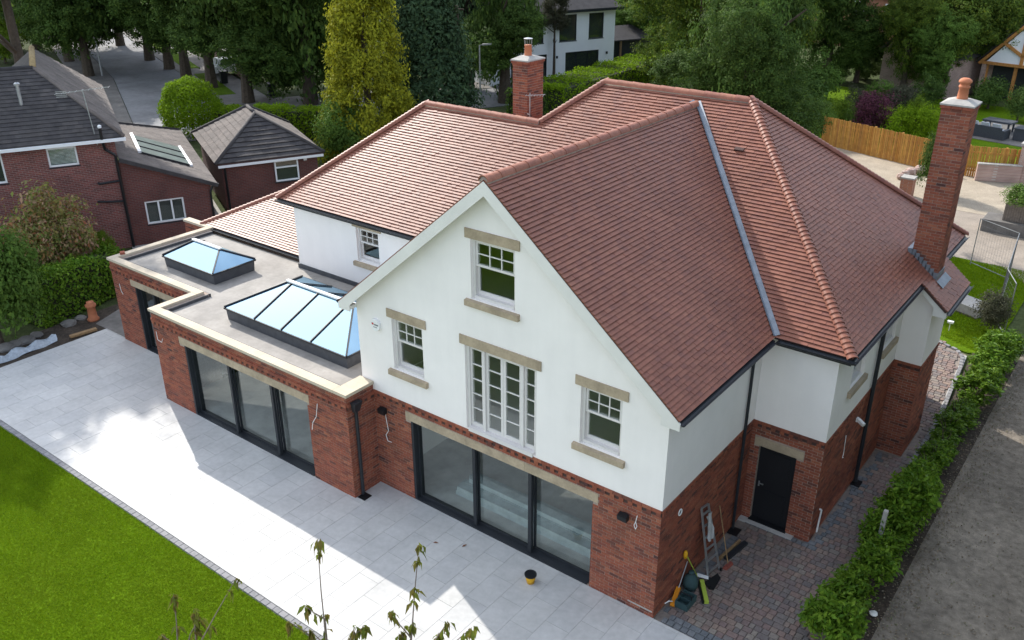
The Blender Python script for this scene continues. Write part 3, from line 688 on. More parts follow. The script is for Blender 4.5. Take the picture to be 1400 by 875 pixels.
# ---- chimneys
def chimney(x0, x1, y0, y1, z0, z1, pot, cage=False):
    c = part('chimney', M['mortar'], house, lambda b: b.box(x0, x1, y0, y1, z0, z1))
    nb = round((z1 - .15 - z0) / .075); zt = z0 + nb * .075
    BK.face(c, (x0, y0, 0), (1, 0, 0), x1 - x0, z0, zt); BK.face(c, (x1, y0, 0), (0, 1, 0), y1 - y0, z0, zt, odd=1)
    BK.face(c, (x1, y1, 0), (-1, 0, 0), x1 - x0, z0, zt); BK.face(c, (x0, y1, 0), (0, -1, 0), y1 - y0, z0, zt, odd=1)
    def cap(b):
        for k, (e, za, zb) in enumerate(((.012, zt + .004, zt + .07), (.04, zt + .078, zt + .145))):
            n = 3
            for i in range(n):
                a, d = x0 - e + (x1 - x0 + 2 * e) * i / n + .005, x0 - e + (x1 - x0 + 2 * e) * (i + 1) / n - .005
                b.box(a, d, y0 - e, y0 + .1, za, zb); b.box(a, d, y1 - .1, y1 + e, za, zb)
                a, d = y0 + .105 + (y1 - y0 - .21) * i / n, y0 + .105 + (y1 - y0 - .21) * (i + 1) / n - .008
                b.box(x1 - .1, x1 + e, a, d, za, zb); b.box(x0 - e, x0 + .1, a, d, za, zb)
    part('oversail_course', M['brick'], c, cap)
    zs = zt + .15; e = .05; xm, ym = (x0 + x1) / 2, (y0 + y1) / 2
    part('chimney_cap', M['concrete'], c, lambda b: (b.box(x0 - e, x1 + e, y0 - e, y1 + e, zs, zs + .035), b.hexa([(x0 - e, y0 - e, zs + .036), (x1 + e, y0 - e, zs + .036), (x1 + e, y1 + e, zs + .036), (x0 - e, y1 + e, zs + .036),
        (xm - .17, ym - .17, zs + .125), (xm + .17, ym - .17, zs + .125), (xm + .17, ym + .17, zs + .125), (xm - .17, ym + .17, zs + .125)])))
    z = zs + .10
    if not cage:
        part('chimney_pot', M['terra'], c, lambda b: b.lathe([(.135, 0), (.12, .06), (.108, .27), (.128, .285), (.128, .32), (.112, .335), (.112, .38), (.145, .40), (.15, .425), (.13, .47), (.08, .50), (.02, .51)], (xm, ym, z), 20), True)
    else:
        part('chimney_pot', M['terra'], c, lambda b: b.lathe([(.125, 0), (.115, .04), (.105, .30), (.115, .31), (.115, .33)], (xm, ym, z), 18), True)
        def cg(b):
            for i in range(10):
                t = i * math.pi / 5; b.tube((xm + .1 * math.cos(t), ym + .1 * math.sin(t), z + .32), (xm + .12 * math.cos(t), ym + .12 * math.sin(t), z + .50), .006, .006, 5)
            b.lathe([(.13, .50), (.14, .515), (.02, .54)], (xm, ym, z), 16)
        part('pot_cowl', M['galv'], c, cg)
    return c
ch1 = chimney(1.53, 2.20, 9.94, 10.62, 4.40, 9.38, True)
ch2 = chimney(-10.32, -9.77, 8.62, 9.42, 6.2, 9.42, True, True)
def flash(b):
    N = Vector((SN, 0, CS))
    for i in range(7):
        x0 = 1.50 + i * .1; b.box(x0, x0 + .12, 9.915, 9.934, cat(x0 + .12) + .01, cat(x0) + .13)
    b.box(2.207, 2.225, 9.90, 10.66, cat(2.2) + .0, cat(2.2) + .16)
    q = [(2.226, 9.86), (2.226, 10.70), (2.40, 10.70), (2.40, 9.86)]
    b.hexa([Vector((x, y, cat(x))) + N * .038 for x, y in q[::-1]] + [Vector((x, y, cat(x))) + N * .046 for x, y in q[::-1]])
    b.box(1.42, 1.527, 9.86, 10.70, cat(1.5) - .02, cat(1.45) + .12)
part('lead_flashing', M['lead'], ch1, flash)
def aerial(b):
    b.tube((-9.62, 8.55, 7.5), (-9.62, 8.55, 8.55), .018); b.bar((-9.72, 8.45, 8.48), (-9.2, 8.75, 8.52), .02, .02)
    for i in range(7):
        p = Vector((-9.70 + i * .075, 8.46 + i * .043, 8.49)); b.tube(p + Vector((-.08, .14, 0)), p + Vector((.08, -.14, 0)), .006, .006, 5)
    b.bar((-9.62, 8.56, 7.9), (-9.77, 8.63, 7.9), .03, .03)
tag(part('television_aerial', M['galv'], None, aerial), 'small metal aerial fixed to the brick chimney behind the ridge', 'aerial')

# ---- windows
TX = lambda x, y: Matrix(((0, -1, 0, x), (1, 0, 0, y), (0, 0, 1, 0), (0, 0, 0, 1)))     # wall facing +X : local x = world y
TY = lambda y: Matrix.Translation((0, y, 0))
def pane(par, T, x0, x1, z0, z1, y, mt='glass'):
    part('pane', M[mt], par, lambda b: b.box(x0, x1, y, y + .012, z0, z1), T=T)
def sash(T, x0, x1, z0, z1):
    fw = .065
    def frame(b):
        for a, c in ((x0 + .001, x0 + fw), (x1 - fw, x1 - .001)): b.box(a, c, .075, .235, z0 + .001, z1 - .001)
        b.box(x0 + fw + .001, x1 - fw - .001, .075, .235, z1 - fw, z1 - .002); b.box(x0 + fw + .001, x1 - fw - .001, .055, .235, z0 + .002, z0 + .075)
    wnd = part('sash_window', M['sash'], house, frame, T=T)
    a, c, zm = x0 + fw, x1 - fw, z0 + (z1 - z0) * .56
    def rails(b, zl, zh, y, bars):
        s = .048; b.box(a + .002, a + s, y, y + .04, zl, zh); b.box(c - s, c - .002, y, y + .04, zl, zh)
        b.box(a + s + .001, c - s - .001, y, y + .04, zl, zl + (.05 if bars else .085)); b.box(a + s + .001, c - s - .001, y, y + .04, zh - s, zh)
        if bars:
            for i in (1, 2):
                xx = a + s + (c - a - 2 * s) * i / 3; b.box(xx - .011, xx + .011, y + .005, y + .035, zl + .051, zh - s - .001)
            zz = (zl + zh) / 2; b.box(a + s + .001, c - s - .001, y + .007, y + .033, zz - .011, zz + .011)
    us = part('upper_sash', M['sash'], wnd, lambda b: rails(b, zm - .03, z1 - fw - .002, .105, True), T=T)
    ls = part('lower_sash', M['sash'], wnd, lambda b: rails(b, z0 + .076, zm + .01, .155, False), T=T)
    pane(wnd, T, a + .03, c - .03, zm, z1 - fw - .03, .118); pane(wnd, T, a + .03, c - .03, z0 + .12, zm - .02, .170)
    part('lintel', M['stone'], wnd, lambda b: b.box(x0 - .13, x1 + .13, -.028, .074, z1 + .001, z1 + .215), T=T)
    part('sill', M['stone'], wnd, lambda b: b.hexa([(x0 - .14, -.085, z0 - .16), (x1 + .13, -.085, z0 - .16), (x1 + .13, .05, z0 - .16), (x0 - .14, .05, z0 - .16), (x0 - .14, -.085, z0 - .03), (x1 + .13, -.085, z0 - .03), (x1 + .13, .05, z0 - .003), (x0 - .14, .05, z0 - .003)]), T=T)
    return wnd
for q in WIN: sash(TY(-pr), *q)
sash(TY(YLW), *LWN)
for q in SW: sash(TX(XR1 + pr, 0), *q)
# French casement
T = TY(-pr); x0, x1, z0, z1 = FR
ms = [x0 + .02, -4.56, -4.045, -3.50, x1 - .02]
def fframe(b):
    b.box(x0 + .001, x0 + .075, .06, .23, z0, z1 - .001); b.box(x1 - .075, x1 - .001, .06, .23, z0, z1 - .001)
    b.box(x0 + .076, x1 - .076, .06, .23, z1 - .06, z1 - .002); b.box(x0 + .076, x1 - .076, -.03, .23, z0 - .045, z0 + .05)
    for xx in (ms[1], ms[3]): b.box(xx - .035, xx + .035, .055, .22, z0 + .051, z1 - .061)
fw_ = part('casement_window', M['sash'], house, fframe, T=T)
for i, (a, c) in enumerate(((x0 + .075, ms[1] - .035), (ms[1] + .035, ms[2]), (ms[2], ms[3] - .035), (ms[3] + .035, x1 - .075))):
    def leaf(b, a=a, c=c):
        s = .07 if i in (1, 2) else .05; zl, zh = z0 + .055, z1 - .065
        b.box(a + .003, a + s, .10, .15, zl, zh); b.box(c - s, c - .003, .10, .15, zl, zh)
        b.box(a + s + .001, c - s - .001, .10, .15, zl, zl + .10); b.box(a + s + .001, c - s - .001, .10, .15, zh - s, zh)
        for k in range(1, 5):
            zz = zl + .10 + (zh - s - zl - .10) * k / 5; b.box(a + s + .001, c - s - .001, .105, .14, zz - .011, zz + .011)
    part('casement', M['sash'], fw_, leaf, T=T); pane(fw_, T, a + .04, c - .04, z0 + .12, z1 - .10, .118)
part('lintel', M['stone'], fw_, lambda b: b.box(x0 - .13, x1 + .12, -.028, .059, z1 + .001, z1 + .225), T=T)
# sliding doors
def slider(y, x0, x1, z1, mull, lint):
    T = TY(y)
    def fr(b):
        b.box(x0 + .001, x0 + .07, .003, .298, .012, z1 - .001); b.box(x1 - .07, x1 - .001, .10, .298, .012, z1 - .001)
        b.box(x0 + .071, x1 - .071, .10, .298, z1 - .07, z1 - .002); b.box(x0 + .071, x1 - .071, -.01, .298, .012, .05)
    d = part('sliding_door', M['antr'], house, fr, T=T)
    xs = [x0 + .07] + mull + [x1 - .07]
    for i in range(len(xs) - 1):
        a, c = xs[i], xs[i + 1]; yy = .13 + .05 * i
        def fr2(b):
            b.box(a + .002, a + .05, yy, yy + .045, .052, z1 - .071); b.box(c - .05, c - .002, yy, yy + .045, .052, z1 - .071)
            b.box(a + .051, c - .051, yy, yy + .045, .052, .11); b.box(a + .051, c - .051, yy, yy + .045, z1 - .12, z1 - .072)
        l = part('door_leaf', M['antr'], d, fr2, T=T); pane(l, T, a + .04, c - .04, .10, z1 - .11, yy + .016, 'doorglass')
    for xx in mull: part('mullion', M['antr'], d, lambda b: b.box(xx - .045, xx + .045, .06, .128, .051, z1 - .072), T=T)
    n = len(lint) - 1
    for i in range(n): part('lintel', M['stone'], d, lambda b: b.box(lint[i] + .003, lint[i + 1] - .003, -.012, .09, z1 + .001, z1 + .225), T=T)
slider(0, SD[0], SD[1], SD[3], [-4.93, -3.30], [-7.02, -5.09, -3.39, -1.47])
slider(YE, ED[0], ED[1], ED[3], [-12.95, -11.13], [-15.08, -13.2, -11.3, -9.5])
slider(YE2, FD[0], FD[1], FD[3], [-18.9], [-20.05, -17.1])
# side door
T = TY(YR1 + .003)
def sdoor(b): b.box(DR[0] + .001, DR[1] - .001, .10, .16, .013, DR[3] - .001)
dd = part('door', M['dark'], house, sdoor, T=T)
part('handle', M['galv'], dd, lambda b: (b.box(DR[0] + .07, DR[0] + .10, .07, .099, .98, 1.12), b.box(DR[0] + .08, DR[0] + .20, .045, .07, 1.06, 1.085)), T=T)
part('door_panel', M['dark'], dd, lambda b: b.box(DR[0] + .16, DR[1] - .16, .088, .099, .2, .9), T=T); part('door_panel', M['dark'], dd, lambda b: b.box(DR[0] + .16, DR[1] - .16, .088, .099, 1.15, 1.98), T=T)
part('lintel', M['stone'], dd, lambda b: b.box(.11, 1.28, -.012, .12, DR[3] + .001, DR[3] + .215), T=T)
part('threshold', M['black'], dd, lambda b: b.box(DR[0] - .02, DR[1] + .02, -.06, .09, .013, .06), T=T)
BK.build()

# ---- fittings on the walls
def flood(x, z, y=-.004):
    f = part('floodlight', M['black'], house, lambda b: (b.box(x - .05, x + .05, y - .05, y, z - .05, z + .05), b.hexa([(x - .11, y - .16, z - .07), (x + .11, y - .16, z - .07), (x + .11, y - .05, z - .06), (x - .11, y - .05, z - .06), (x - .11, y - .18, z + .05), (x + .11, y - .18, z + .05), (x + .11, y - .05, z + .08), (x - .11, y - .05, z + .08)])))
    return f
flood(-7.72, 2.33); flood(-.80, 2.33)
def wire(pts, y=None): part('loose_cable', M['white'], house, lambda b: b.path(pts, .008, 5))
wire([(-7.70, -.03, 2.24), (-7.66, -.04, 2.0), (-7.63, -.03, 1.75), (-7.72, -.04, 1.6), (-7.66, -.05, 1.45), (-7.55, -.03, 1.44)])
wire([(-.52, -.03, 2.45), (-.54, -.04, 2.3), (-.57, -.05, 2.2), (-.53, -.05, 2.12), (-.5, -.05, 2.2), (-.54, -.04, 2.28)])
wire([(-9.15, YE - .03, 2.42), (-9.18, YE - .05, 2.2), (-9.25, YE - .03, 2.0), (-9.38, YE - .05, 1.8), (-9.46, YE - .04, 1.55), (-9.42, YE - .05, 1.62)])
wire([(-16.2, YE - .03, 2.35), (-16.16, YE - .05, 2.1), (-16.0, YE - .03, 2.05), (-15.9, YE - .04, 2.2)])
wire([(-20.75, YE2 - .03, 2.2), (-20.7, YE2 - .04, 1.95), (-20.62, YE2 - .04, 1.85)])
wire([(XR1 + .03, 5.95, 2.2), (XR1 + .05, 5.9, 1.95), (XR1 + .04, 5.98, 1.7), (XR1 + .05, 5.9, 1.6), (XR1 + .05, 6.0, 1.55)])
def ring(b):
    for i in range(12):
        t, t2 = i * math.pi / 6, (i + 1) * math.pi / 6
        b.tube((.02, .82 + .07 * math.cos(t), 2.27 + .07 * math.sin(t)), (.02, .82 + .07 * math.cos(t2), 2.27 + .07 * math.sin(t2)), .014, .014, 5)
part('vent_ring', M['white'], house, ring)
part('vent_duct', M['black'], house, lambda b: b.tube((-.05, .82, 2.27), (.012, .82, 2.27), .058, .058, 14))
def alarm(b):
    n = 8; y = -pr - .001
    pl = [(-7.78 + .15 * math.cos(math.pi / 8 + i * math.pi / 4), y, 4.66 + .16 * math.sin(math.pi / 8 + i * math.pi / 4)) for i in range(n)]
    b.prism(pl, (0, -.065, 0))
al = part('alarm_box', M['white'], house, alarm)
M['red'] = mat('red_print', (.45, .03, .03), .5); M['ink'] = mat('dark_print', (.05, .05, .06), .5)
ya = -pr - .068
part('printed_mark', M['red'], al, lambda b: b.box(-7.88, -7.82, ya - .002, ya, 4.66, 4.71))
part('printed_mark', M['ink'], al, lambda b: [b.box(-7.80 + i * .035, -7.80 + i * .035 + .024, ya - .002, ya, 4.655, 4.69) for i in range(4)])
part('printed_mark', M['ink'], al, lambda b: b.box(-7.83, -7.71, ya - .002, ya, 4.60, 4.615))
part('overflow_pipe', M['white'], house, lambda b: b.path([(XR1 + .01, 4.84, .70), (XR1 + .06, 4.84, .70), (XR1 + .06, 4.74, .12)], .022, 8))
part('security_camera', M['white'], house, lambda b: (b.box(XR1 + .002, XR1 + .05, 6.70, 6.80, 2.2, 2.3), b.bar((XR1 + .04, 6.75, 2.26), (XR1 + .22, 6.66, 2.2), .08, .08)))
part('plinth_patch', M['concrete'], house, lambda b: b.box(-.62, -.03, -.012, -.0035, .14, .175))

# ---- wrapped boards stacked inside the gable room
def boards(b):
    for i, (y, z, sh) in enumerate(((.75, .03, 0), (.75, .16, .05), (1.02, .03, -.1), (1.02, .17, .1), (1.28, .03, .05), (1.30, .16, 0), (1.05, .30, .2))):
        b.box(-6.15 + sh, -1.95 + sh, y, y + .25, z, z + .125)
sb = tag(part('board_stack', M['wrap'], None, boards), 'long pale wrapped boards stacked on the floor behind the gable sliding doors', 'boards')

# ================================================================== PAVING
pb = sheet('patio', [(-22.47, -4.60), (3.2, -4.60), (3.2, -.01), (XE - .02, -.01), (XE - .02, YE + .05), (XL1 - .02, YE + .05), (XL1 - .02, YE2 + .05), (-22.47, YE2 + .05)], .0085, M['grout'])
def slab_mesh(w, d):
    b = MB(); e = .0025; h = .020
    b.hexa([(0, 0, 0), (w, 0, 0), (w, d, 0), (0, d, 0), (e, e, h), (w - e, e, h), (w - e, d - e, h), (e, d - e, h)])
    me = bpy.data.meshes.new('paving_slab'); me.from_pydata([tuple(p) for p in b.v], [], b.f); me.materials.append(M['slabp']); return me
cache = {}
col0 = -22.47
ci = 0; x = -22.46
xs = []
x = -22.46 + .30
xs = [(-22.46, x)]
while x < 3.15: xs.append((x, min(x + .6, 3.15))); x += .6
for i, (xa, xb) in enumerate(xs):
    xm = (xa + xb) / 2
    top = -.012 if xm > XE else (YE - .006 if xm > XL1 else YE2 - .006)
    y = -4.595 - (.45 if i % 2 else 0)
    while y < top - .02:
        a, c = max(y, -4.595), min(y + .9, top)
        if c - a > .03:
            key = (round(xb - xa - .004, 3), round(c - a - .004, 3))
            if key not in cache: cache[key] = slab_mesh(*key)
            new_obj('paving_slab', cache[key], pb, (xa + .002, a + .002, -.008 + random.uniform(0, .002)))
        y += .9
# edging setts between patio and lawn
eb = sheet('edging', [(-22.6, -4.76), (3.2, -4.76), (3.2, -4.605), (-22.6, -4.605)], -.012, M['grout'])
b = MB(); b.hexa([(0, 0, 0), (.194, 0, 0), (.194, .14, 0), (0, .14, 0), (.006, .006, .03), (.188, .006, .03), (.188, .134, .03), (.006, .134, .03)])
sm = bpy.data.meshes.new('edging_sett'); sm.from_pydata([tuple(p) for p in b.v], [], b.f); sm.materials.append(M['sett'])
x = -22.6
while x < -3: new_obj('edging_sett', sm, eb, (x + .003, -4.755, -.012 + random.uniform(-.002, .003))); x += .2
# block paving at the side
dp = sheet('side_drive', [(.01, .0), (3.1, .0), (3.1, 3), (2.75, 6), (2.75, 12.2), (2.4, 15), (2.35, 17.0), (1.0, 17.6), (-3, 18.5), (-3, 13.4), (XR1 + .01, 13.4), (XR1 + .01, YR3 + .02), (XR2 + .01, YR3 + .02), (XR2 + .01, YR2 - .02), (XR1 + .01, YR2 - .02), (XR1 + .01, YR1 - .02), (.01, YR1 - .02)], -.02, M['sand'])
def inside(x, y):
    if x < .03 or y < .02: return False
    if y > YR1 - .02 and x < XR1 + .03: return y > 13.5
    if YR2 - .03 < y < YR3 + .03 and x < XR2 + .03: return False
    if x > (3.05 if y < 3 else 2.72 if y < 12.2 else 2.72 - (y - 12.2) * .09): return False
    return y < 17.0 - max(0, (1.2 - x)) * -.2
blk = []
y = .02; r = 0
while y < 17.6:
    x = .03 - random.uniform(0, .1); h = .16
    while x < 3.05:
        wd = random.choice((.12, .16, .16, .20, .24))
        if inside(x, y) and inside(x + wd, y + h): 
            grey = (y < .2) or (x < .16 and y < YR1) or (y > YR1 - .22 and y < YR1 and x < XR1 + .1) or (x < XR1 + .2 and YR1 < y < YR2)
            blk.append((x, y, wd, h, grey))
        x += wd
    y += h; r += 1
blk.sort(key=lambda q: -area_px([(q[0], q[1], 0), (q[0] + q[2], q[1], 0), (q[0] + q[2], q[1] + q[3], 0), (q[0], q[1] + q[3], 0)]))
cache = {}
def blockverts(wd, h): 
    e = .007; g = .003
    return [(g, g, 0), (wd - g, g, 0), (wd - g, h - g, 0), (g, h - g, 0), (g + e, g + e, .032), (wd - g - e, g + e, .032), (wd - g - e, h - g - e, .032), (g + e, h - g - e, .032)]
BF = [(4, 5, 6, 7), (0, 1, 5, 4), (1, 2, 6, 5), (2, 3, 7, 6), (3, 0, 4, 7)]
rest = {False: MB(), True: MB()}
for i, (x, y, wd, h, grey) in enumerate(blk):
    z = -.022 + random.uniform(-.002, .003)
    if i < 300:
        if (wd, grey) not in cache:
            me = bpy.data.meshes.new('paving_block'); me.from_pydata(blockverts(wd, h), [], BF); me.materials.append(M['blockgrey' if grey else 'block']); cache[(wd, grey)] = me
        new_obj('paving_block', cache[(wd, grey)], dp, (x, y, z))
    else:
        m_ = rest[grey]; n = len(m_.v); m_.v += [Vector((x + a, y + b_, z + c)) for a, b_, c in blockverts(wd, h)]; m_.f += [tuple(n + k for k in f) for f in BF]
kind(rest[False].build('block_paving', M['block'], dp), 'stuff'); kind(rest[True].build('block_paving', M['blockgrey'], dp), 'stuff')
# ================================================================== OTHER GROUND
sheet('lawn', [(-22.62, -45), (3.6, -45), (3.6, -4.765), (-22.62, -4.765)], -.015, M['grassbase'])
sheet('soil_bed', [(-24.2, -12), (-22.63, -12), (-22.63, -4.7), (-22.49, -4.6), (-22.49, .62), (-23.2, .62), (-24.2, 3)], -.012, M['soil'])
sheet('path', [(-23.75, .64), (XL2 - .01, .66), (XL2 - .01, 4.4), (-23.75, 6.5)], -.014, M['pave'])
sheet('soil_bed', [(3.12, -.5), (3.95, -.5), (3.80, 17.5), (2.45, 17.5), (2.78, 12), (2.78, 6.02), (3.12, 3)], -.016, M['soil'])
sheet('lane', [(3.96, -30), (16, -30), (14, 40), (3.3, 40), (3.81, 17.5)], -.010, M['lane'])
sheet('lawn', [(-3, 18.6), (1.0, 17.75), (1.9, 17.3), (2.35, 17.2), (3.0, 17.7), (3.0, 24.5), (1.6, 26.3), (-3, 26.6)], -.014, M['grassbase'])
sheet('driveway', [(-16, 26.7), (1.6, 26.4), (3.28, 24.4), (3.28, 33.2), (-16, 33.2)], -.017, M['drive'])
sheet('gravel_drive', [(-24, 33.22), (6, 33.22), (6, 41.4), (-24, 42.6)], -.013, M['gravel'])
sheet('lawn', [(-16, 43.2), (6, 41.7), (8, 60), (-18, 62)], -.012, M['grassbase'])
# street behind the neighbours
def nsheet(name, pts, z, mt): return sheet(name, [nn(a, b)[:2] for a, b in pts], z, mt)
nsheet('road', [(2.2, 19), (9.2, 19), (8.6, 30), (8.0, 45), (6.8, 60), (5.0, 90), (2, 140), (-4, 140), (-.2, 90), (1.6, 60), (2.5, 45)], -.010, M['tarmac'])
nsheet('road', [(9.21, 19.5), (40, 19.5), (40, 26), (9.0, 26)], -.012, M['tarmac'])
nsheet('pavement', [(8.7, 30.05), (9.05, 26.1), (40, 26.1), (40, 29), (12.6, 30), (11.8, 45), (10.5, 60), (8.6, 90), (5.1, 90), (6.85, 60), (8.05, 45)], .02, M['pave'])
nsheet('pavement', [(.2, 19), (2.15, 19), (2.45, 45), (1.5, 60), (-.3, 90), (-3, 90), (-1.4, 60), (-.5, 45)], .02, M['pave'])
nsheet('grass_verge', [(9.3, 33), (10.6, 33), (10.2, 44), (9.0, 44)], .03, M['grassbase']); nsheet('grass_verge', [(8.7, 47), (10.0, 47), (9.0, 66), (7.6, 66)], .03, M['grassbase'])
nsheet('driveway', [(-.2, -6), (4.2, -6), (4.2, 14), (3.6, 14), (3.6, 0.2), (-.2, .2)], -.02, M['concrete'])

# ================================================================== THINGS ON SITE
bk = thing('bucket', 'small yellow bucket with black inside standing on the patio', 'bucket', (-2.70, -.70, .01))
def bucket(b):
    b.lathe([(.085, .0), (.12, .22), (.135, .23), (.135, .25), (.112, .25), (.108, .22), (.08, .02)], (-2.70, -.70, .013), 22)
M['yellow'] = mat('yellow_plastic', (.62, .33, .015), .45); M['lime'] = mat('lime_plastic', (.36, .46, .06), .5); M['orange'] = mat('orange_plastic', (.65, .24, .015), .45)
M['teal'] = mat('teal_cloth', (.035, .07, .075), .8); M['cloth'] = mat('grey_cloth', (.42, .42, .42), .9, bump=(18, .6, .02)); M['wood'] = mat('rough_timber', (.26, .165, .085), .85, noise=(14, .25))
part('pail', M['yellow'], bk, lambda b: b.lathe([(.085, 0), (.122, .215)], (-2.70, -.70, .013), 24), True)
part('rim', M['black'], bk, lambda b: b.lathe([(.126, .205), (.138, .21), (.138, .245), (.12, .246), (.112, .235)], (-2.70, -.70, .013), 24))
part('handle', M['black'], bk, lambda b: b.path([Vector((-2.70 + .135 * math.cos(t), -.70 + .02 - .10 * math.sin(t), .235 - .05 * math.sin(t))) for t in (math.pi * i / 8 for i in range(9))], .006, 5))
# leaves blown on the patio
for (u, v, rz, lab) in ((596, 742, .4, 'dry brown leaf lying on the shaded patio slabs'), (635, 746, 1.3, 'dry brown leaf lying on the shaded patio slabs')):
    p = gz(u, v, .018); T = Matrix.Translation(p) @ Matrix.Rotation(rz, 4, 'Z')
    M.setdefault('dryleaf', mat('dry_leaf', (.20, .085, .045), .8))
    tag(part('fallen_leaf', M['dryleaf'], None, lambda b: (b.hexa([(-.07, 0, 0), (-.02, -.03, .012), (.07, 0, .004), (.0, .0, -.002), (-.07, 0, .003), (-.02, -.03, .015), (.07, 0, .007), (0, 0, .003)]), b.hexa([(-.07, 0, 0), (0, 0, -.002), (.07, 0, .004), (-.01, .03, .01), (-.07, 0, .003), (0, 0, .001), (.07, 0, .007), (-.01, .03, .013)])), T=T), lab, 'leaf', 'leaves blown on the patio')
# ladder
ld = thing('step_ladder', 'aluminium ladder leaning against the brick side wall with a grey cloth hung on it', 'ladder', (.42, 2.0, .01))
LT, LB = Vector((.05, 1.82, 1.78)), Vector((.40, 1.80, .02)); RT_, RB_ = Vector((.05, 2.16, 1.70)), Vector((.46, 2.24, .02))
for a, c in ((LT, LB), (RT_, RB_)): part('stile', M['galv'], ld, lambda b: b.bar(a, c, .025, .06, (0, 1, 0)))
for i in range(6):
    t = .08 + i * .165; part('rung', M['galv'], ld, lambda b: b.bar(LB.lerp(LT, t), RB_.lerp(RT_, t), .06, .02, (1, 0, 0)))
part('top_bar', M['galv'], ld, lambda b: b.bar(LT, RT_, .04, .03))
part('foot', M['black'], ld, lambda b: b.box(LB.x - .03, LB.x + .05, LB.y - .03, LB.y + .03, .012, .06)); part('foot', M['black'], ld, lambda b: b.box(RB_.x - .03, RB_.x + .05, RB_.y - .03, RB_.y + .03, .012, .06))
def cloth(b):
    n = 7; rows = []
    for j in range(n):
        t = j / (n - 1); z = 1.52 - .62 * t; y0 = 1.93 + .03 * math.sin(j * 2.1); y1 = 2.16 + .04 * math.cos(j * 1.7)
        rows.append([b.pt((.13 + (1.6 - z) * .2 + .02 * math.sin(i * 2.3 + j), y0 + (y1 - y0) * i / 4, z)) for i in range(5)])
    for r0, r1 in zip(rows, rows[1:]):
        for i in range(4): b.face((r0[i], r1[i], r1[i + 1], r0[i + 1]))
    m_ = [[b.pt(Vector(b.v[k]) - Vector((.015, 0, 0))) for k in r] for r in rows]
    for r0, r1 in zip(m_, m_[1:]):
        for i in range(4): b.face((r0[i], r0[i + 1], r1[i + 1], r1[i]))
tag(part('work_cloth', M['cloth'], None, cloth, True), 'grey cloth draped over the leaning aluminium ladder', 'cloth')
tag(part('rubber_pad', M['black'], None, lambda b: (b.prism([(.40, 1.62, .012), (.56, 1.50, .012), (.66, 1.55, .012), (.62, 1.95, .012), (.50, 2.05, .012)], (0, 0, .05)), b.tube((.56, 1.56, .06), (.56, 1.56, .075), .02))), 'black rubber block lying in front of the ladder feet', 'pad')
br = thing('broom', 'thin wooden handled broom with red head leaning on the brick wall beside the ladder', 'broom', (.56, 2.45, .01))
part('handle', M['wood'], br, lambda b: b.tube((.55, 2.47, .08), (.05, 2.83, 1.25), .013, .013, 7)); M['rusty'] = mat('red_oxide', (.22, .06, .045), .7)
part('head', M['rusty'], br, lambda b: b.hexa([(.50, 2.30, .012), (.60, 2.30, .012), (.64, 2.58, .012), (.54, 2.60, .012), (.52, 2.32, .09), (.58, 2.32, .09), (.62, 2.56, .09), (.56, 2.57, .09)]))
tag(part('timber_offcut', M['wood'], None, lambda b: b.bar((.33, 2.50, .08), (.42, 3.40, .05), .05, .09)), 'length of rough timber lying on the block paving beside the ladder', 'timber')
tag(part('timber_offcut', M['antr'], None, lambda b: b.bar((.43, 2.62, .05), (.55, 3.45, .04), .12, .06)), 'dark plank lying flat on the block paving behind the broom', 'timber')
# tools by the corner
p, q = Vector((.06, .50, .05)), Vector((.03, 1.05, .50))
fo = thing('orange_float', 'bright orange long handled tool propped low against the brick corner', 'tool', p)
part('blade', M['orange'], fo, lambda b: b.bar((.16, .55, .02), (.07, 1.0, .16), .10, .05)); part('shaft', M['galv'], fo, lambda b: b.tube((.08, .98, .17), (.015, 1.45, .55), .012, .012, 6)); part('grip', M['white'], fo, lambda b: b.path([(.13, .62, .08), (.09, .52, .14), (.05, .42, .12)], .012, 6))
cr_ = thing('tool_crate', 'dark plastic tool tray standing on the blocks by the brick corner', 'crate', (.36, .78, .01))
part('tray', M['teal'], cr_, lambda b: (b.box(.20, .50, .58, 1.02, .012, .04), b.box(.20, .225, .58, 1.02, .041, .17), b.box(.475, .50, .58, 1.02, .041, .17), b.box(.226, .474, .58, .605, .041, .17), b.box(.226, .474, .995, 1.02, .041, .17), b.box(.226, .474, .78, .80, .041, .15)))
part('handle', M['black'], cr_, lambda b: b.path([(.21, .80, .17), (.22, .80, .27), (.48, .80, .27), (.49, .80, .17)], .014, 6))
bg_ = thing('rubble_sack', 'dark green sack slumped against the brick wall behind the tool tray', 'sack', (.2, 1.3, .01))
def sack(b): b.lathe([(.13, 0), (.17, .08), (.165, .2), (.12, .33), (.05, .40), (.07, .45)], (.20, 1.30, .012), 14)
part('sack_body', M['teal'], bg_, sack, True); part('tie', M['black'], bg_, lambda b: b.lathe([(.055, .385), (.06, .40), (.055, .415)], (.20, 1.30, .012), 12))
lv = thing('lime_brush', 'lime green squeegee head and pole lying out from the wall on the blocks', 'tool', (.45, 1.3, .01))
part('head', M['lime'], lv, lambda b: b.bar((.72, 1.06, .05), (.33, 1.60, .07), .09, .07)); part('rubber', M['black'], lv, lambda b: b.bar((.66, 1.02, .025), (.27, 1.56, .03), .05, .03)); part('blade', M['white'], lv, lambda b: b.bar((.20, 1.62, .16), (.42, 1.74, .10), .10, .015))
mo = thing('yellow_mop', 'yellow headed pole standing against the shaded brick side wall', 'tool', (.10, 1.35, .01))
part('pole', M['lime'], mo, lambda b: b.tube((.22, 1.62, .10), (.05, 1.22, .95), .012, .012, 6)); part('head', M['yellow'], mo, lambda b: b.lathe([(.02, 0), (.045, .05), (.05, .16), (.03, .21)], (.055, 1.22, .80), 10), True)
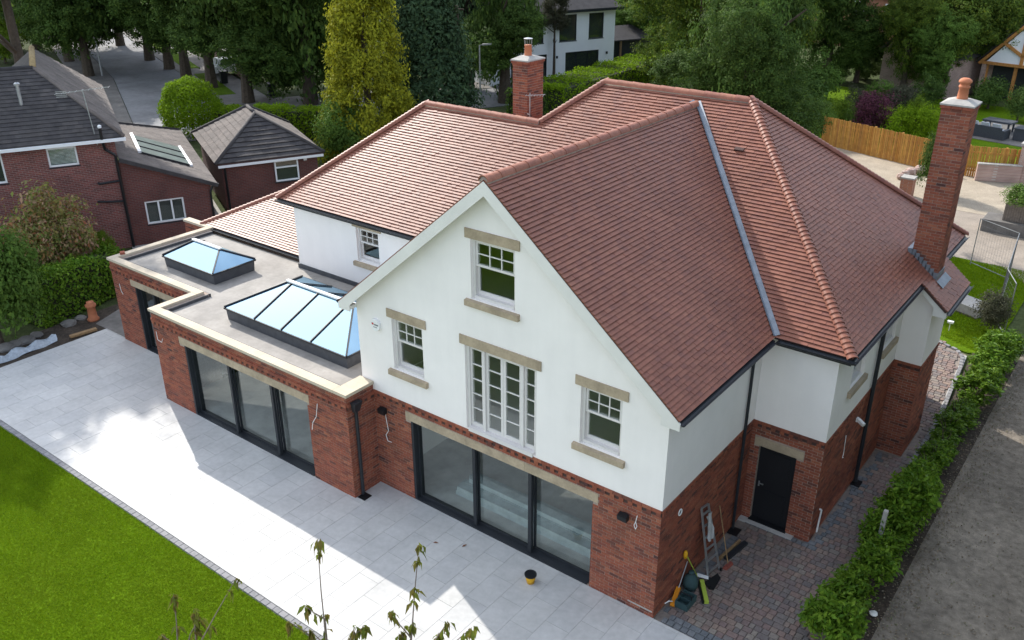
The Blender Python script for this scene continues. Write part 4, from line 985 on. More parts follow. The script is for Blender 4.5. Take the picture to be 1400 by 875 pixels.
# post and stone in the hedge
tag(part('concrete_post', M['concrete'], None, lambda b: b.hexa([(3.14, 4.40, -.02), (3.26, 4.40, -.02), (3.26, 4.52, -.02), (3.14, 4.52, -.02), (3.16, 4.46, 1.55), (3.25, 4.46, 1.55), (3.25, 4.55, 1.55), (3.16, 4.55, 1.55)])), 'leaning grey concrete post standing up out of the laurel hedge', 'post')
def rock(name, c, r, mt, lab, cat_, seed=0, flat=.6, group=None):
    rr = random.Random(seed); b = MB(); n = 8; rings = []
    for j, (k, zz) in enumerate(((.55, 0), (.95, .25), (1, .55), (.75, .85), (.35, 1.0))):
        rings.append([b.pt(Vector(c) + Vector((r * k * math.cos(2 * math.pi * i / n) * rr.uniform(.8, 1.15), r * k * math.sin(2 * math.pi * i / n) * rr.uniform(.7, 1.05), r * flat * zz * 1.3))) for i in range(n)])
    for a, c_ in zip(rings, rings[1:]):
        for i in range(n): b.face((a[i], a[(i + 1) % n], c_[(i + 1) % n], c_[i]))
    b.face(rings[0][::-1]); b.face(rings[-1])
    o = b.build(name, mt)
    return tag(o, lab, cat_, group) if lab else o
rock('stone', gz(1194, 840), .09, M['white'], 'small white stone lying on the dirt lane beside the laurel hedge', 'stone', 3)
# left border: stones, sheet, pot, timber
for i, (u, v, r) in enumerate(((10, 478, .36), (24, 472, .3), (38, 467, .32), (52, 460, .28), (96, 444, .3), (112, 436, .24))):
    rock('border_stone', gz(u, v) + Vector((-.1, 0, -.05)), r, M['pave'], 'pale rough stone edging the soil bed below the garden hedge', 'stone', 20 + i, .45, 'stones edging the soil bed')
def tarp(b):
    n, m_ = 26, 7; rows = []
    for i in range(n):
        t = i / (n - 1); base = Vector((-22.63, -4.5, 0)).lerp(Vector((-22.85, -.95, 0)), t); wd = .38 + .16 * math.sin(i * .9) * .5
        rows.append([b.pt(base + Vector((-wd * j / (m_ - 1) * 1.1, .05 * math.sin(i + j),   .012 + .24 * math.sin(math.pi * j / (m_ - 1)) * (.7 + .3 * math.sin(i * 1.3)) + .025 * math.sin(j * 3.1 + i * .8)))) for j in range(m_)])
    for a, c in zip(rows, rows[1:]):
        for j in range(m_ - 1): b.face((a[j], a[j + 1], c[j + 1], c[j]))
M['foil'] = mat('plastic_sheet', (.36, .40, .45), .3, noise=(9, .25), bump=(14, .7, .03))
tag(part('plastic_sheet', M['foil'], None, tarp, True), 'rolled blue grey plastic sheet lying along the patio edge', 'sheeting')
tag(part('timber_offcut', M['wood'], None, lambda b: (b.bar((-22.75, -.55, .06), (-22.62, .35, .06), .16, .08), )), 'short timber plank on the soil at the patio corner', 'timber')
pp = gz(128, 437)
tag(part('terracotta_pot', M['terra'], None, lambda b: b.lathe([(.20, 0), (.21, .06), (.16, .12), (.14, .5), (.19, .55), (.19, .62), (.13, .66), (.13, .72)], (pp.x, pp.y, -.01), 18), True), 'tall terracotta chimney pot standing on the soil beside the brick extension', 'pot')

# ================================================================== PLANTS
def mesh_np(name, V, F, mt):
    V = np.ascontiguousarray(V, np.float32); F = np.ascontiguousarray(F, np.int32); me = bpy.data.meshes.new(name)
    me.vertices.add(len(V)); me.vertices.foreach_set('co', V.ravel()); n = len(F); k = F.shape[1]
    me.loops.add(n * k); me.loops.foreach_set('vertex_index', F.ravel()); me.polygons.add(n)
    me.polygons.foreach_set('loop_start', np.arange(n, dtype=np.int32) * k)
    me.materials.append(mt); me.update(calc_edges=True); me.validate(); return me
def unit(v): return v / np.maximum(np.linalg.norm(v, axis=1, keepdims=True), 1e-6)
def leaf_arrays(Cn, Nn, size, aspect=.5, fold=.12, down=0.0):
    n = len(Cn); r = RNG.normal(size=(n, 3)); r[:, 2] -= down
    t = unit(r - Nn * np.sum(r * Nn, 1, keepdims=True)); s = np.cross(Nn, t)
    L_ = (size * RNG.uniform(.65, 1.3, (n, 1))); W = L_ * aspect
    V = np.stack([Cn - t * L_ / 2, Cn + s * W / 2 + Nn * L_ * fold, Cn + t * L_ / 2, Cn - s * W / 2 + Nn * L_ * fold], 1).reshape(-1, 3)
    i = np.arange(n)[:, None] * 4
    F = np.concatenate([i + np.array([[0, 1, 2]]), i + np.array([[0, 2, 3]])], 1).reshape(-1, 3)
    return V, F
def crown_pts(n, K, rc, seed, flat=1.0, hollow=.45, zmin=-1.0):
    g = np.random.default_rng(seed); d = unit(g.normal(size=(K, 3))); d[:, 2] = np.maximum(d[:, 2], zmin)
    rad = (hollow + (1 - hollow) * g.uniform(0, 1, (K, 1)) ** .6) * g.uniform(.78, 1.12, (K, 1))
    cc = d * rad; idx = g.integers(0, K, n); off = g.normal(size=(n, 3)) * rc * g.uniform(.6, 1.3, (K, 1))[idx]; off[:, 2] *= .7
    P = cc[idx] + off
    N = unit(unit(off) * .7 + unit(P) * .5 + np.array([0, 0, .45]) + g.normal(size=(n, 3)) * .45)
    return P, N
def unit_crown(name, n, K, rc, size, seed, mt, hollow=.45, zmin=-1.0, aspect=.5):
    P, N = crown_pts(n, K, rc, seed, 1, hollow, zmin); V, F = leaf_arrays(P, N, size, aspect); return mesh_np(name, V, F, mt)
CROWN = [unit_crown('crown', 11000, 105, .105, .085, 31 + i, M['f_dark']) for i in range(4)]
CROWNF = [unit_crown('crown', 14000, 140, .085, .060, 51 + i, M['f_dark']) for i in range(2)]
BUSH = [unit_crown('foliage', 2600, 60, .17, .12, 71 + i, M['f_mid'], .5, -.55) for i in range(3)]
def ball_mesh(n, size, seed):
    g = np.random.default_rng(seed); d = unit(g.normal(size=(n, 3))); d[:, 2] = np.where(d[:, 2] < -.6, -d[:, 2], d[:, 2])
    lump = 1 + .08 * np.sin(d[:, :1] * 7 + 1) * np.cos(d[:, 1:2] * 6) + .04 * np.sin(d[:, 2:3] * 9)
    return leaf_arrays(d * lump * g.uniform(.86, 1.02, (n, 1)), unit(d + g.normal(size=(n, 3)) * .45), size, .5)
BALL = mesh_np('foliage', *ball_mesh(9000, .075, 5), M['f_hedge'])
def inst(name, me, parent, loc, sc, rz, mt=None):
    o = new_obj(name, me, parent, loc); o.scale = sc; o.rotation_euler = (0, 0, rz)
    if mt: o.material_slots[0].link = 'OBJECT'; o.material_slots[0].material = mt
    return o
def trunk_mesh(b, base, H, r, rr, nl=5, spread=1.0, lean=(0, 0)):
    base = Vector(base); pts = [base + Vector((lean[0] * t + .1 * r * math.sin(t * 5), lean[1] * t, H * t)) for t in (0, .15, .35, .6, 1)]
    b.path(pts, [r * 1.35, r, r * .85, r * .62, r * .25], 9)
    for i in range(nl):
        t = rr.uniform(.35, .85); p = base + Vector((lean[0] * t, lean[1] * t, H * t)); an = rr.uniform(0, 6.28); ln = spread * rr.uniform(.5, 1)
        q = p + Vector((math.cos(an) * ln * .5, math.sin(an) * ln * .5, ln * .35)); e = q + Vector((math.cos(an + .3) * ln * .5, math.sin(an + .3) * ln * .5, ln * .4))
        b.path([p, q, e], [r * .45, r * .28, r * .1], 6)
def tree(name, label, pos, H, R, mt, seed, base=3.0, lobes=6, r=.3, cat_='tree', group=None, fine=False, squash=1.0, lean=(0, 0), out=.55):
    rr = random.Random(seed); pos = Vector((pos[0], pos[1], -.03)); t = thing(name, label, cat_, pos, group)
    part('trunk', M['bark'], t, lambda b: trunk_mesh(b, pos, H * .8, r, rr, 6, R * .9, lean))
    cs = CROWNF if fine else CROWN
    hz = (H - base) / 2
    for i in range(lobes):
        if i == 0: c = Vector((0, 0, base + hz)); s = (R * .72, R * .72, hz * .92)
        else:
            an = 6.283 * i / (lobes - 1) + rr.uniform(-.5, .5); k = rr.uniform(.4, out + .15) * R; zz = base + hz * rr.uniform(.22, 1.45)
            c = Vector((math.cos(an) * k, math.sin(an) * k, zz)); q = R * rr.uniform(.42, .6); s = (q, q * rr.uniform(.85, 1.15), min(q * rr.uniform(.8, 1.1), zz - base * .6 + .4))
        c = c + Vector((lean[0], lean[1], 0)) * (c.z / H)
        inst('crown', cs[(seed + i) % len(cs)], t, pos + c, s, rr.uniform(0, 6.28), mt)
    return t
def bush(name, label, pos, R, H, mt, seed, cat_='shrub', group=None, n=3):
    rr = random.Random(seed); pos = Vector((pos[0], pos[1], -.02)); t = thing(name, label, cat_, pos, group)
    part('stem', M['bark'], t, lambda b: trunk_mesh(b, pos, H * .6, max(.02, R * .05), rr, 5, R * .8))
    for i in range(n):
        if i == 0: c = Vector((0, 0, H * .52)); s = (R * .8, R * .8, H * .5)
        else:
            an = rr.uniform(0, 6.28); k = R * .45; q = R * rr.uniform(.5, .65); c = Vector((math.cos(an) * k, math.sin(an) * k, H * rr.uniform(.35, .7))); s = (q, q, min(H * .33, c.z * .95))
        inst('foliage', BUSH[(seed + i) % 3], t, pos + c, s, rr.uniform(0, 6.28), mt)
    return t
def hedge_mesh(Ln, wd, h, n, size, seed, taper=.1, round_=.25):
    """leaf shell of a clipped hedge along local x"""
    g = np.random.default_rng(seed); P = np.zeros((n, 3)); N = np.zeros((n, 3))
    f = g.uniform(0, 1, n); per = 2 * h + wd; s = f * per
    x = g.uniform(-.5, .5, n) * Ln
    wob = 1 + .05 * np.sin(x * 1.7 + seed) + .04 * np.sin(x * 4.1)
    for i in range(n):
        if s[i] < h: y, z, nv = -wd / 2, s[i], (0, -1, .2)
        elif s[i] < h + wd: y, z, nv = -wd / 2 + (s[i] - h), h, (0, 0, 1)
        else: y, z, nv = wd / 2, 2 * h + wd - s[i], (0, 1, .2)
        k = max(0, z - (h - round_)) / round_; y *= 1 - .22 * k * k
        P[i] = (x[i], y, z * wob[i]); N[i] = nv
    ends = g.uniform(0, 1, n) < wd / (Ln + wd) * .6
    P[ends, 0] = np.sign(P[ends, 0]) * Ln / 2; P[ends, 1] = g.uniform(-.5, .5, ends.sum()) * wd; N[ends] = np.stack([np.sign(P[ends, 0]), 0 * P[ends, 0], .2 + 0 * P[ends, 0]], 1)
    P += g.normal(size=(n, 3)) * .06 - N * g.uniform(0, .16, (n, 1))
    N = unit(unit(N) * .8 + g.normal(size=(n, 3)) * .5)
    return leaf_arrays(P, N, size, .5)
def hedge(label, A, B, wd, h, n, size, mt, seed, base=0.0, group=None):
    A, B = Vector(A), Vector(B); c = (A + B) / 2; Ln = (B - A).length; an = math.atan2(B.y - A.y, B.x - A.x)
    t = thing('hedge', label, 'hedge', (c.x, c.y, -.03), group); t.rotation_euler = (0, 0, an)
    V, F = hedge_mesh(Ln, wd, h, n, size, seed); o = bpy.data.objects.new('foliage', mesh_np('foliage', V, F, mt)); COL.objects.link(o); o.parent = t
    b = MB(); k = wd / 2 - .17; b.box(-Ln / 2 + .15, Ln / 2 - .15, -k, k, 0, h - .17)
    M.setdefault('core', mat('hedge_twigs', (.03, .035, .015), .95, noise=(6, .4)))
    me = bpy.data.meshes.new('twig_core'); me.from_pydata([tuple(p) for p in b.v], [], b.f); me.materials.append(M['core']); o2 = bpy.data.objects.new('twig_core', me); COL.objects.link(o2); o2.parent = t
    return t

# laurel hedge along the lane: single shrubs planted in a row
LAUR = []
for k in range(4):
    g = np.random.default_rng(200 + k); K = 46; d = unit(g.normal(size=(K, 3))); d[:, 2] = np.abs(d[:, 2]) * 1.0
    cc = d * (.55 + .45 * g.uniform(0, 1, (K, 1))) * np.array([.50, .50, .70]) + np.array([0, 0, .52])
    idx = g.integers(0, K, 1500); up = unit(d * np.array([.6, .6, 1]) + np.array([0, 0, .7]))
    off = up[idx] * g.uniform(-.10, .14, (1500, 1)) + g.normal(size=(1500, 3)) * .055
    P = cc[idx] + off; P[:, 2] = np.maximum(P[:, 2], .03); N = unit(g.normal(size=(1500, 3)) * .7 + np.array([0, 0, .75]) + up[idx] * .3)
    V, F = leaf_arrays(P, N, .13, .42, .10); LAUR.append(mesh_np('foliage', V, F, M['f_laurel']))
rr = random.Random(5); y = 1.0; i = 0
while y < 17.6:
    sz = rr.uniform(.82, 1.1) * (1.06 if y < 8 else .86 if y < 13.5 else 1.15); px = 3.30 + rr.uniform(-.10, .10) - (.10 if 8 < y < 13 else 0)
    t = thing('laurel_shrub', 'leafy green laurel shrub in the hedge row between block paving and dirt lane', 'shrub', (px, y, -.02), 'laurel shrubs planted along the lane')
    part('stem', M['bark'], t, lambda b: [b.path([(px, y, -.02), (px + rr.uniform(-.1, .1), y + rr.uniform(-.1, .1), .35), (px + rr.uniform(-.3, .3), y + rr.uniform(-.3, .3), .85)], [.018, .013, .006], 5) for _ in range(4)])
    inst('foliage', LAUR[i % 4], t, (px, y, -.02), (sz * rr.uniform(.95, 1.15), sz, sz * rr.uniform(.95, 1.25) * (.66 if 8 < y < 14 else .8 if y > 14 else 1)), rr.uniform(0, 6.28))
    y += rr.uniform(.55, .72); i += 1

# lawn blades where the lawn is in view
n = 900000; P = np.stack([RNG.uniform(-22.6, -1.0, n), RNG.uniform(-13.5, -4.75, n), np.full(n, -.015)], 1)
q = P - CAM; d_ = q @ _fw; u_ = 700 + FPX * (q @ CR) / d_; v_ = 437.5 - FPX * (q @ CU) / d_
P = P[(u_ > -260) & (u_ < 700) & (v_ < 1010)]; n = len(P)
h = RNG.uniform(.018, .042, (n, 1)); an = RNG.uniform(0, 6.28, n); sd_ = np.stack([np.cos(an), np.sin(an), 0 * an], 1) * .006; ln_ = RNG.normal(size=(n, 3)) * .022; ln_[:, 2] = 0
V = np.stack([P - sd_, P + sd_, P + ln_ + np.array([0, 0, 1]) * h], 1).reshape(-1, 3)
kind(new_obj('grass', mesh_np('grass', V, np.arange(n * 3).reshape(-1, 3), M['f_grass'])), 'stuff')
n = 60000; P = np.stack([RNG.uniform(-2, 3.0, n), RNG.uniform(17.3, 26.4, n), np.full(n, -.014)], 1); P = P[(P[:, 1] > 18.7 - P[:, 0] * .5)]; n = len(P)
h = RNG.uniform(.03, .07, (n, 1)); an = RNG.uniform(0, 6.28, n); sd_ = np.stack([np.cos(an), np.sin(an), 0 * an], 1) * .01; ln_ = RNG.normal(size=(n, 3)) * .02; ln_[:, 2] = 0
V = np.stack([P - sd_, P + sd_, P + ln_ + np.array([0, 0, 1]) * h], 1).reshape(-1, 3)
kind(new_obj('grass', mesh_np('grass', V, np.arange(n * 3).reshape(-1, 3), M['f_grass'])), 'stuff')

# leaf litter and grit on the lane and under the hedge
n = 5200; P = np.stack([np.where(RNG.uniform(0, 1, n) < .55, RNG.normal(3.95, .28, n), RNG.uniform(3.9, 7.5, n)), RNG.uniform(-2, 19, n), np.full(n, .004)], 1)
N = unit(RNG.normal(size=(n, 3)) * .35 + np.array([0, 0, 1])); V, F = leaf_arrays(P, N, .05, .6, .15); V[:, 2] = np.maximum(V[:, 2], -.006)
M['litter'] = mat('leaf_litter', None, .9, cols=[(.16, .11, .07), (.24, .19, .13), (.10, .075, .05), (.30, .26, .20), (.09, .11, .04)])
kind(new_obj('leaf_litter', mesh_np('leaf_litter', V, F, M['litter'])), 'stuff')

# young cherry whose tips reach into the view
ct = thing('young_cherry', 'young cherry tree with thin shoots and drooping leaves in front of the patio', 'tree', (.6, -8.9, -.03))
TOPS = [((434, 738), (446, 878), 9.0), ((573, 745), (562, 878), 9.0), ((322, 792), (262, 900), 9.2), ((237, 812), (243, 885), 9.4), ((612, 850), (585, 900), 8.8), ((645, 858), (600, 905), 8.9), ((497, 857), (470, 880), 9.0), ((272, 846), (255, 890), 9.3), ((535, 835), (562, 872), 9.0), ((417, 828), (444, 846), 9.0), ((395, 850), (440, 885), 9.1), ((487, 858), (470, 890), 9.0), ((265, 835), (268, 880), 9.3), ((220, 868), (240, 890), 9.4), ((425, 862), (450, 885), 9.1), ((600, 866), (590, 900), 8.9), ((548, 866), (560, 890), 9.0)]
def at(u, v, d):
    r = ray(u, v); return Vector(CAM + r * d)
root = Vector((.6, -8.9, 3.2))
part('trunk', M['twig'], ct, lambda b: b.path([(.6, -8.9, -.03), (.62, -8.88, 1.6), root], [.06, .05, .035], 8))
me = bpy.data.meshes.new('leaf'); me.from_pydata([(0, 0, 0), (.045, .018, .004), (.055, 0, -.006), (.045, -.018, .004), (.115, 0, -.03)], [], [(0, 1, 2), (0, 2, 3), (1, 4, 2), (3, 2, 4)]); me.materials.append(M['f_cherry'])
rr = random.Random(3); nl = 0
for k, (tp, bs, dd_) in enumerate(TOPS):
    A, B = at(*bs, dd_), at(*tp, dd_); mid = A.lerp(B, .5) + Vector((rr.uniform(-.03, .03), rr.uniform(-.03, .03), 0))
    low = A.lerp(root, .55) + Vector((0, 0, .2))
    sh = part('shoot', M['twig'], ct, lambda b: b.path([root, low, A, mid, B], [.022, .014, .009, .006, .003], 5))
    spots = [(1.0, 9), (.86, 6)] + ([(.55, 8), (.42, 5), (.2, 6)] if k == 1 else [(.28, 6), (.12, 5)] if k == 0 else [(.4, 5)])
    for t_, cnt in spots:
        c = A.lerp(B, t_)
        for j in range(cnt):
            o = new_obj('leaf', me, sh, c + Vector((rr.uniform(-.03, .03), rr.uniform(-.03, .03), rr.uniform(-.03, .02))))
            o.rotation_euler = (rr.uniform(-.5, .5), rr.uniform(.6, 1.35), rr.uniform(0, 6.28)); s = rr.uniform(.9, 1.4); o.scale = (s, s, s)
# ================================================================== NEIGHBOURS (street frame: a along the walls, b away from us)
M['oldbrick'] = bpy.data.materials.new('old_brick')
def brickmat(name, c1, c2, mort, sc=1.0):
    mt = bpy.data.materials.new(name); mt.use_nodes = True; t = mt.node_tree; N = t.nodes; lk = t.links.new; p = N['Principled BSDF']; p.inputs['Roughness'].default_value = .9
    tcn = N.new('ShaderNodeNewGeometry'); rt = N.new('ShaderNodeVectorRotate'); rt.rotation_type = 'Z_AXIS'; rt.inputs['Angle'].default_value = -NA
    lk(tcn.outputs['Position'], rt.inputs['Vector'])
    sp = N.new('ShaderNodeSeparateXYZ'); lk(rt.outputs[0], sp.inputs[0]); ad = N.new('ShaderNodeMath'); ad.operation = 'ADD'; lk(sp.outputs[0], ad.inputs[0]); lk(sp.outputs[1], ad.inputs[1])
    cb = N.new('ShaderNodeCombineXYZ'); lk(ad.outputs[0], cb.inputs[0]); lk(sp.outputs[2], cb.inputs[1])
    bt = N.new('ShaderNodeTexBrick'); bt.inputs['Scale'].default_value = 1; bt.inputs['Brick Width'].default_value = .225 * sc; bt.inputs['Row Height'].default_value = .075 * sc; bt.inputs['Mortar Size'].default_value = .008 * sc
    bt.inputs['Color1'].default_value = (*c1, 1); bt.inputs['Color2'].default_value = (*c2, 1); bt.inputs['Mortar'].default_value = (*mort, 1); lk(cb.outputs[0], bt.inputs['Vector'])
    nz_ = N.new('ShaderNodeTexNoise'); nz_.inputs['Scale'].default_value = 1.3; nz_.inputs['Detail'].default_value = 6; lk(tcn.outputs['Position'], nz_.inputs['Vector'])
    mr = N.new('ShaderNodeMapRange'); mr.inputs['To Min'].default_value = .6; mr.inputs['To Max'].default_value = 1.4; lk(nz_.outputs['Fac'], mr.inputs['Value'])
    mx_ = N.new('ShaderNodeMixRGB'); mx_.blend_type = 'MULTIPLY'; mx_.inputs[0].default_value = 1; lk(bt.outputs['Color'], mx_.inputs[1]); lk(mr.outputs[0], mx_.inputs[2]); lk(mx_.outputs[0], p.inputs['Base Color'])
    bp_ = N.new('ShaderNodeBump'); bp_.inputs['Strength'].default_value = .4; bp_.inputs['Distance'].default_value = .01; lk(bt.outputs['Fac'], bp_.inputs['Height']); bp_.invert = True; lk(bp_.outputs[0], p.inputs['Normal'])
    return mt
bpy.data.materials.remove(M['oldbrick'])
M['oldbrick'] = brickmat('old_brick', (.20, .058, .048), (.115, .036, .033), (.22, .17, .15)); M['redbrick'] = brickmat('dark_red_brick', (.13, .038, .030), (.095, .03, .026), (.12, .09, .082))
M['pinkbrick'] = brickmat('pale_pink_brick', (.40, .27, .22), (.32, .20, .17), (.42, .36, .32)); M['orangebrick'] = brickmat('orange_brick', (.36, .14, .07), (.28, .10, .06), (.3, .22, .18))
M['slate'] = mat('dark_roof_tile', None, .85, cols=[(.048, .044, .045), (.06, .055, .054), (.042, .039, .041), (.07, .063, .061)], noise=(2.2, .25), bump=(40, .3, .006))
M['conc_tile'] = mat('paler_roof_tile', None, .9, cols=[(.125, .108, .098), (.145, .122, .11), (.115, .10, .092), (.135, .115, .104)], noise=(1.5, .25), noise2=(12, .12), bump=(40, .3, .006))
M['upvc'] = mat('white_upvc', (.74, .75, .76), .4); M['lichen'] = mat('lichen_ridge', (.30, .22, .11), .95, noise=(5, .3))
def nwin(par, a0, a1, z0, z1, b, mulls=(), top=None, T=TN, fm='upvc', depth=.10, proud=0.012):
    w_ = part('window', M[fm], par, lambda m_: (m_.box(a0, a0 + .07, b - proud, b + depth, z0, z1), m_.box(a1 - .07, a1, b - proud, b + depth, z0, z1), m_.box(a0 + .071, a1 - .071, b - proud, b + depth, z1 - .07, z1 - .001), m_.box(a0 + .071, a1 - .071, b - proud, b + depth, z0 + .001, z0 + .07),
        [m_.box(x - .035, x + .035, b - proud, b + depth, z0 + .071, z1 - .071) for x in mulls], top and m_.box(a0 + .071, a1 - .071, b - proud, b + depth, top - .035, top + .035)), T=T)
    part('pane', M['glass'], w_, lambda m_: m_.box(a0 + .05, a1 - .05, b + .03, b + .045, z0 + .05, z1 - .05), T=T)
    part('dark_room', M['dark_room'] if 'dark_room' in M else M['dark'], w_, lambda m_: m_.box(a0 + .05, a1 - .05, b + .075, b + .09, z0 + .05, z1 - .05), T=T)  # dark sheet behind the pane paints the shade of the unlit room
    part('sill', M[fm] if fm != 'upvc' else M['antr'], w_, lambda m_: m_.box(a0 - .05, a1 + .05, b - .07, b + .02, z0 - .06, z0 - .002), T=T)
    return w_
M['dark_room'] = mat('room_dark', (.03, .035, .035), .8)
# --- house A
A = thing('brick_house', 'old two storey red brick house with dark tiled hipped roof and aerial', 'house', nn(-4, 4))
def holewall(b, a0, a1, z0, z1, bb, holes, d=.3): b.slab([(a0, bb, z0), (a1, bb, z0), (a1, bb, z1), (a0, bb, z1)], [[(h[0], bb, h[2]), (h[1], bb, h[2]), (h[1], bb, h[3]), (h[0], bb, h[3])] for h in holes], (0, d, 0))
W1, W2 = (-2.70, -1.58, 3.85, 4.93), (-5.6, -4.33, 3.42, 4.64)
part('wall', M['oldbrick'], A, lambda b: holewall(b, -10, -.08, -.1, 4.98, 0, [W1, W2]), T=TN)
part('wall', M['oldbrick'], A, lambda b: (b.box(-.38, -.08, .301, 12.2, -.1, 4.98), b.box(-10, -9.7, .301, 12.2, -.1, 4.98), b.box(-9.69, -.39, 11.9, 12.2, -.1, 4.98)), T=TN)
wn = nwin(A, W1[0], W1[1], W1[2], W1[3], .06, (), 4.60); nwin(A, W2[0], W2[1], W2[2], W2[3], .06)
M['slats'] = mat('window_blind', (.38, .42, .40), .6)
part('roller_blind', M['slats'], wn, lambda b: [b.box(W1[0] + .08, W1[1] - .08, .115, .13, 3.95 + i * .055, 3.985 + i * .055) for i in range(11)], T=TN)
HT = (-2.57, 3.4, 7.38)
def aroof(b):
    b.prism([(-10.3, -.3, 4.9), (.3, -.3, 4.9), HT, (-10.3, HT[1], HT[2])], (0, 0, -.08))
    b.prism([(.3, -.3, 4.9), (.3, 12.5, 4.9), (HT[0], 9.6, HT[2]), HT], (0, 0, -.08))
    b.prism([HT, (HT[0], 9.6, HT[2]), (-5.4, 12.5, 4.9), (-5.4, HT[1], 4.9 + .001)], (0, 0, -.08)); b.prism([(.3, 12.5, 4.9), (-5.4, 12.5, 4.9), (HT[0], 9.6, HT[2])], (0, 0, -.08))
    b.prism([(-10.3, HT[1], HT[2]), HT, (-5.4, HT[1] + 3.6, 4.95), (-10.3, HT[1] + 3.6, 4.95)], (0, 0, -.08))
ar = part('roof', M['slate'], A, aroof, T=TN)
def nd(v): return (TN.to_3x3() @ Vector(v)).normalized()
def nplane(ts, O, U, V, poly): ts.plane(nn(*O), nd(U), nd(V), poly)
tA = TileSet(.30, .22, .030, .008, .008, 230)
sl_ = math.hypot(3.7, 2.48); nplane(tA, (0, -.3, 4.9), (1, 0, 0), (0, 3.7, 2.48), [(-10.3, 0), (.3, 0), (HT[0], sl_), (-10.3, sl_)]); tA.build(ar, M['slate'])
tB = TileSet(.33, .34, .035, .008, .006, 70)
sl_ = math.hypot(2.87, 2.48); nplane(tB, (.3, 0, 4.9), (0, 1, 0), (-2.87, 0, 2.48), [(-.3, 0), (12.5, 0), (9.6, sl_), (3.4, sl_)]); tB.build(ar, M['conc_tile'], 'tile', 'tile_courses')  # this slope gets paler tiles than the front slope
def caps(b):
    b.path([(HT[0], HT[1] - .05, HT[2] + .02), (HT[0], 9.6, HT[2] + .02)], .13, 9) 
part('ridge_capping', M['lichen'], ar, caps, True, TN)
part('hip_capping', M['conc_tile'], ar, lambda b: b.path([(.3, -.3, 4.93), HT], .08, 8), True, TN); part('ridge_capping', M['slate'], ar, lambda b: b.path([HT, (-10.3, HT[1], HT[2])], .10, 8), True, TN)
part('gutter', M['upvc'], A, lambda b: (b.box(-10.3, .36, -.42, -.31, 4.74, 4.86), ), T=TN); part('fascia', M['antr'], A, lambda b: b.box(-10.3, .3, -.30, -.02, 4.72, 4.80), T=TN)
part('soil_pipe', M['black'], A, lambda b: (b.path([(-.55, -.35, 5.35), (-.55, -.35, 4.8), (-.5, -.1, 4.4), (-.15, -.1, 4.1), (-.12, -.1, 0)], .06, 8), b.path([(-.15, -.1, 3.0), (-1.0, -.08, 2.95), (-1.0, -.04, 3.0)], .05, 8), b.path([(-.15, -.1, 2.1), (-.6, -.08, 2.12), (-1.2, -.06, 2.2)], .045, 8)), T=TN)
part('vent_cap', M['upvc'], A, lambda b: b.lathe([(.07, 0), (.08, .08), (.04, .12)], (-.55, -.35, 5.35), 10), T=TN)
part('flue', M['galv'], A, lambda b: (b.tube((-3.25, 1.62, 6.1), (-3.25, 1.62, 7.0), .07, .07, 10), b.lathe([(.12, 0), (.12, .07), (.06, .12)], (-3.25, 1.62, 6.98), 12)), T=TN)
def aer(b):
    b.tube((-.75, -.1, 4.6), (-.9, -.05, 6.9), .02, .02, 6); b.bar((-1.9, .2, 6.75), (.1, -.3, 6.95), .02, .02)
    for i in range(9):
        p_ = Vector((-1.9, .2, 6.75)).lerp(Vector((.1, -.3, 6.95)), i / 8); b.tube(p_ + Vector((-.05, -.2, 0)), p_ + Vector((.05, .2, 0)), .008, .008, 5)
    for i in range(4): b.bar((-1.9, .05, 6.65 + i * .07), (-1.5, -.05, 6.65 + i * .07), .03, .015)
tag(part('television_aerial', M['galv'], None, aer, T=TN), 'white pronged aerial on a mast above the old brick house eaves', 'aerial')
# lean-to extension
W3 = (.64, 2.27, .86, 1.90)
part('extension_wall', M['redbrick'], A, lambda b: b.slab([(-.07, .02, -.1), (3.5, .02, -.1), (3.5, .02, 2.32), (-.07, .02, 3.78)], [[(W3[0], .02, W3[2]), (W3[1], .02, W3[2]), (W3[1], .02, W3[3]), (W3[0], .02, W3[3])]], (0, .3, 0)), T=TN)
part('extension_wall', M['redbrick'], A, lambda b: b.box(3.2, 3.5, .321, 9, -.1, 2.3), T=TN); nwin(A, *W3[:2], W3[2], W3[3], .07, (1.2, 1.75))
er_ = part('extension_roof', M['conc_tile'], A, lambda b: b.prism([(-.05, -.22, 3.93), (3.78, -.22, 2.33), (3.70, 11.4, 2.36), (-.05, 7.6, 3.93)], (0, 0, -.10)), T=TN)
tC = TileSet(.33, .34, .028, .006, .004, 60); nplane(tC, (3.78, 0, 2.34), (0, 1, 0), (-3.83, 0, 1.6), [(-.2, 0), (11.3, 0), (7.5, math.hypot(3.83, 1.6)), (-.2, math.hypot(3.83, 1.6))]); tC.build(er_, M['conc_tile'])
part('verge', M['slate'], er_, lambda b: b.bar((-.05, -.25, 3.92), (3.8, -.25, 2.31), .1, .16), T=TN); part('verge', M['slate'], er_, lambda b: b.bar((-.05, 7.6, 3.98), (3.7, 11.4, 2.42), .12, .10), T=TN)
zx = lambda a: 3.93 - (a + .05) * 1.6 / 3.83
rlw = part('rooflight', M['upvc'], A, lambda b: b.bar((.95, 2.1, zx(.95) + .09), (.95, 6.0, zx(.95) + .09), .14, .10), T=TN)
part('rooflight_rail', M['upvc'], rlw, lambda b: b.bar((3.05, 2.1, zx(3.05) + .09), (3.05, 6.0, zx(3.05) + .09), .12, .10), T=TN)
M['polycarb'] = mat('grey_green_glazing', (.16, .19, .175), .3, noise=(3, .2))
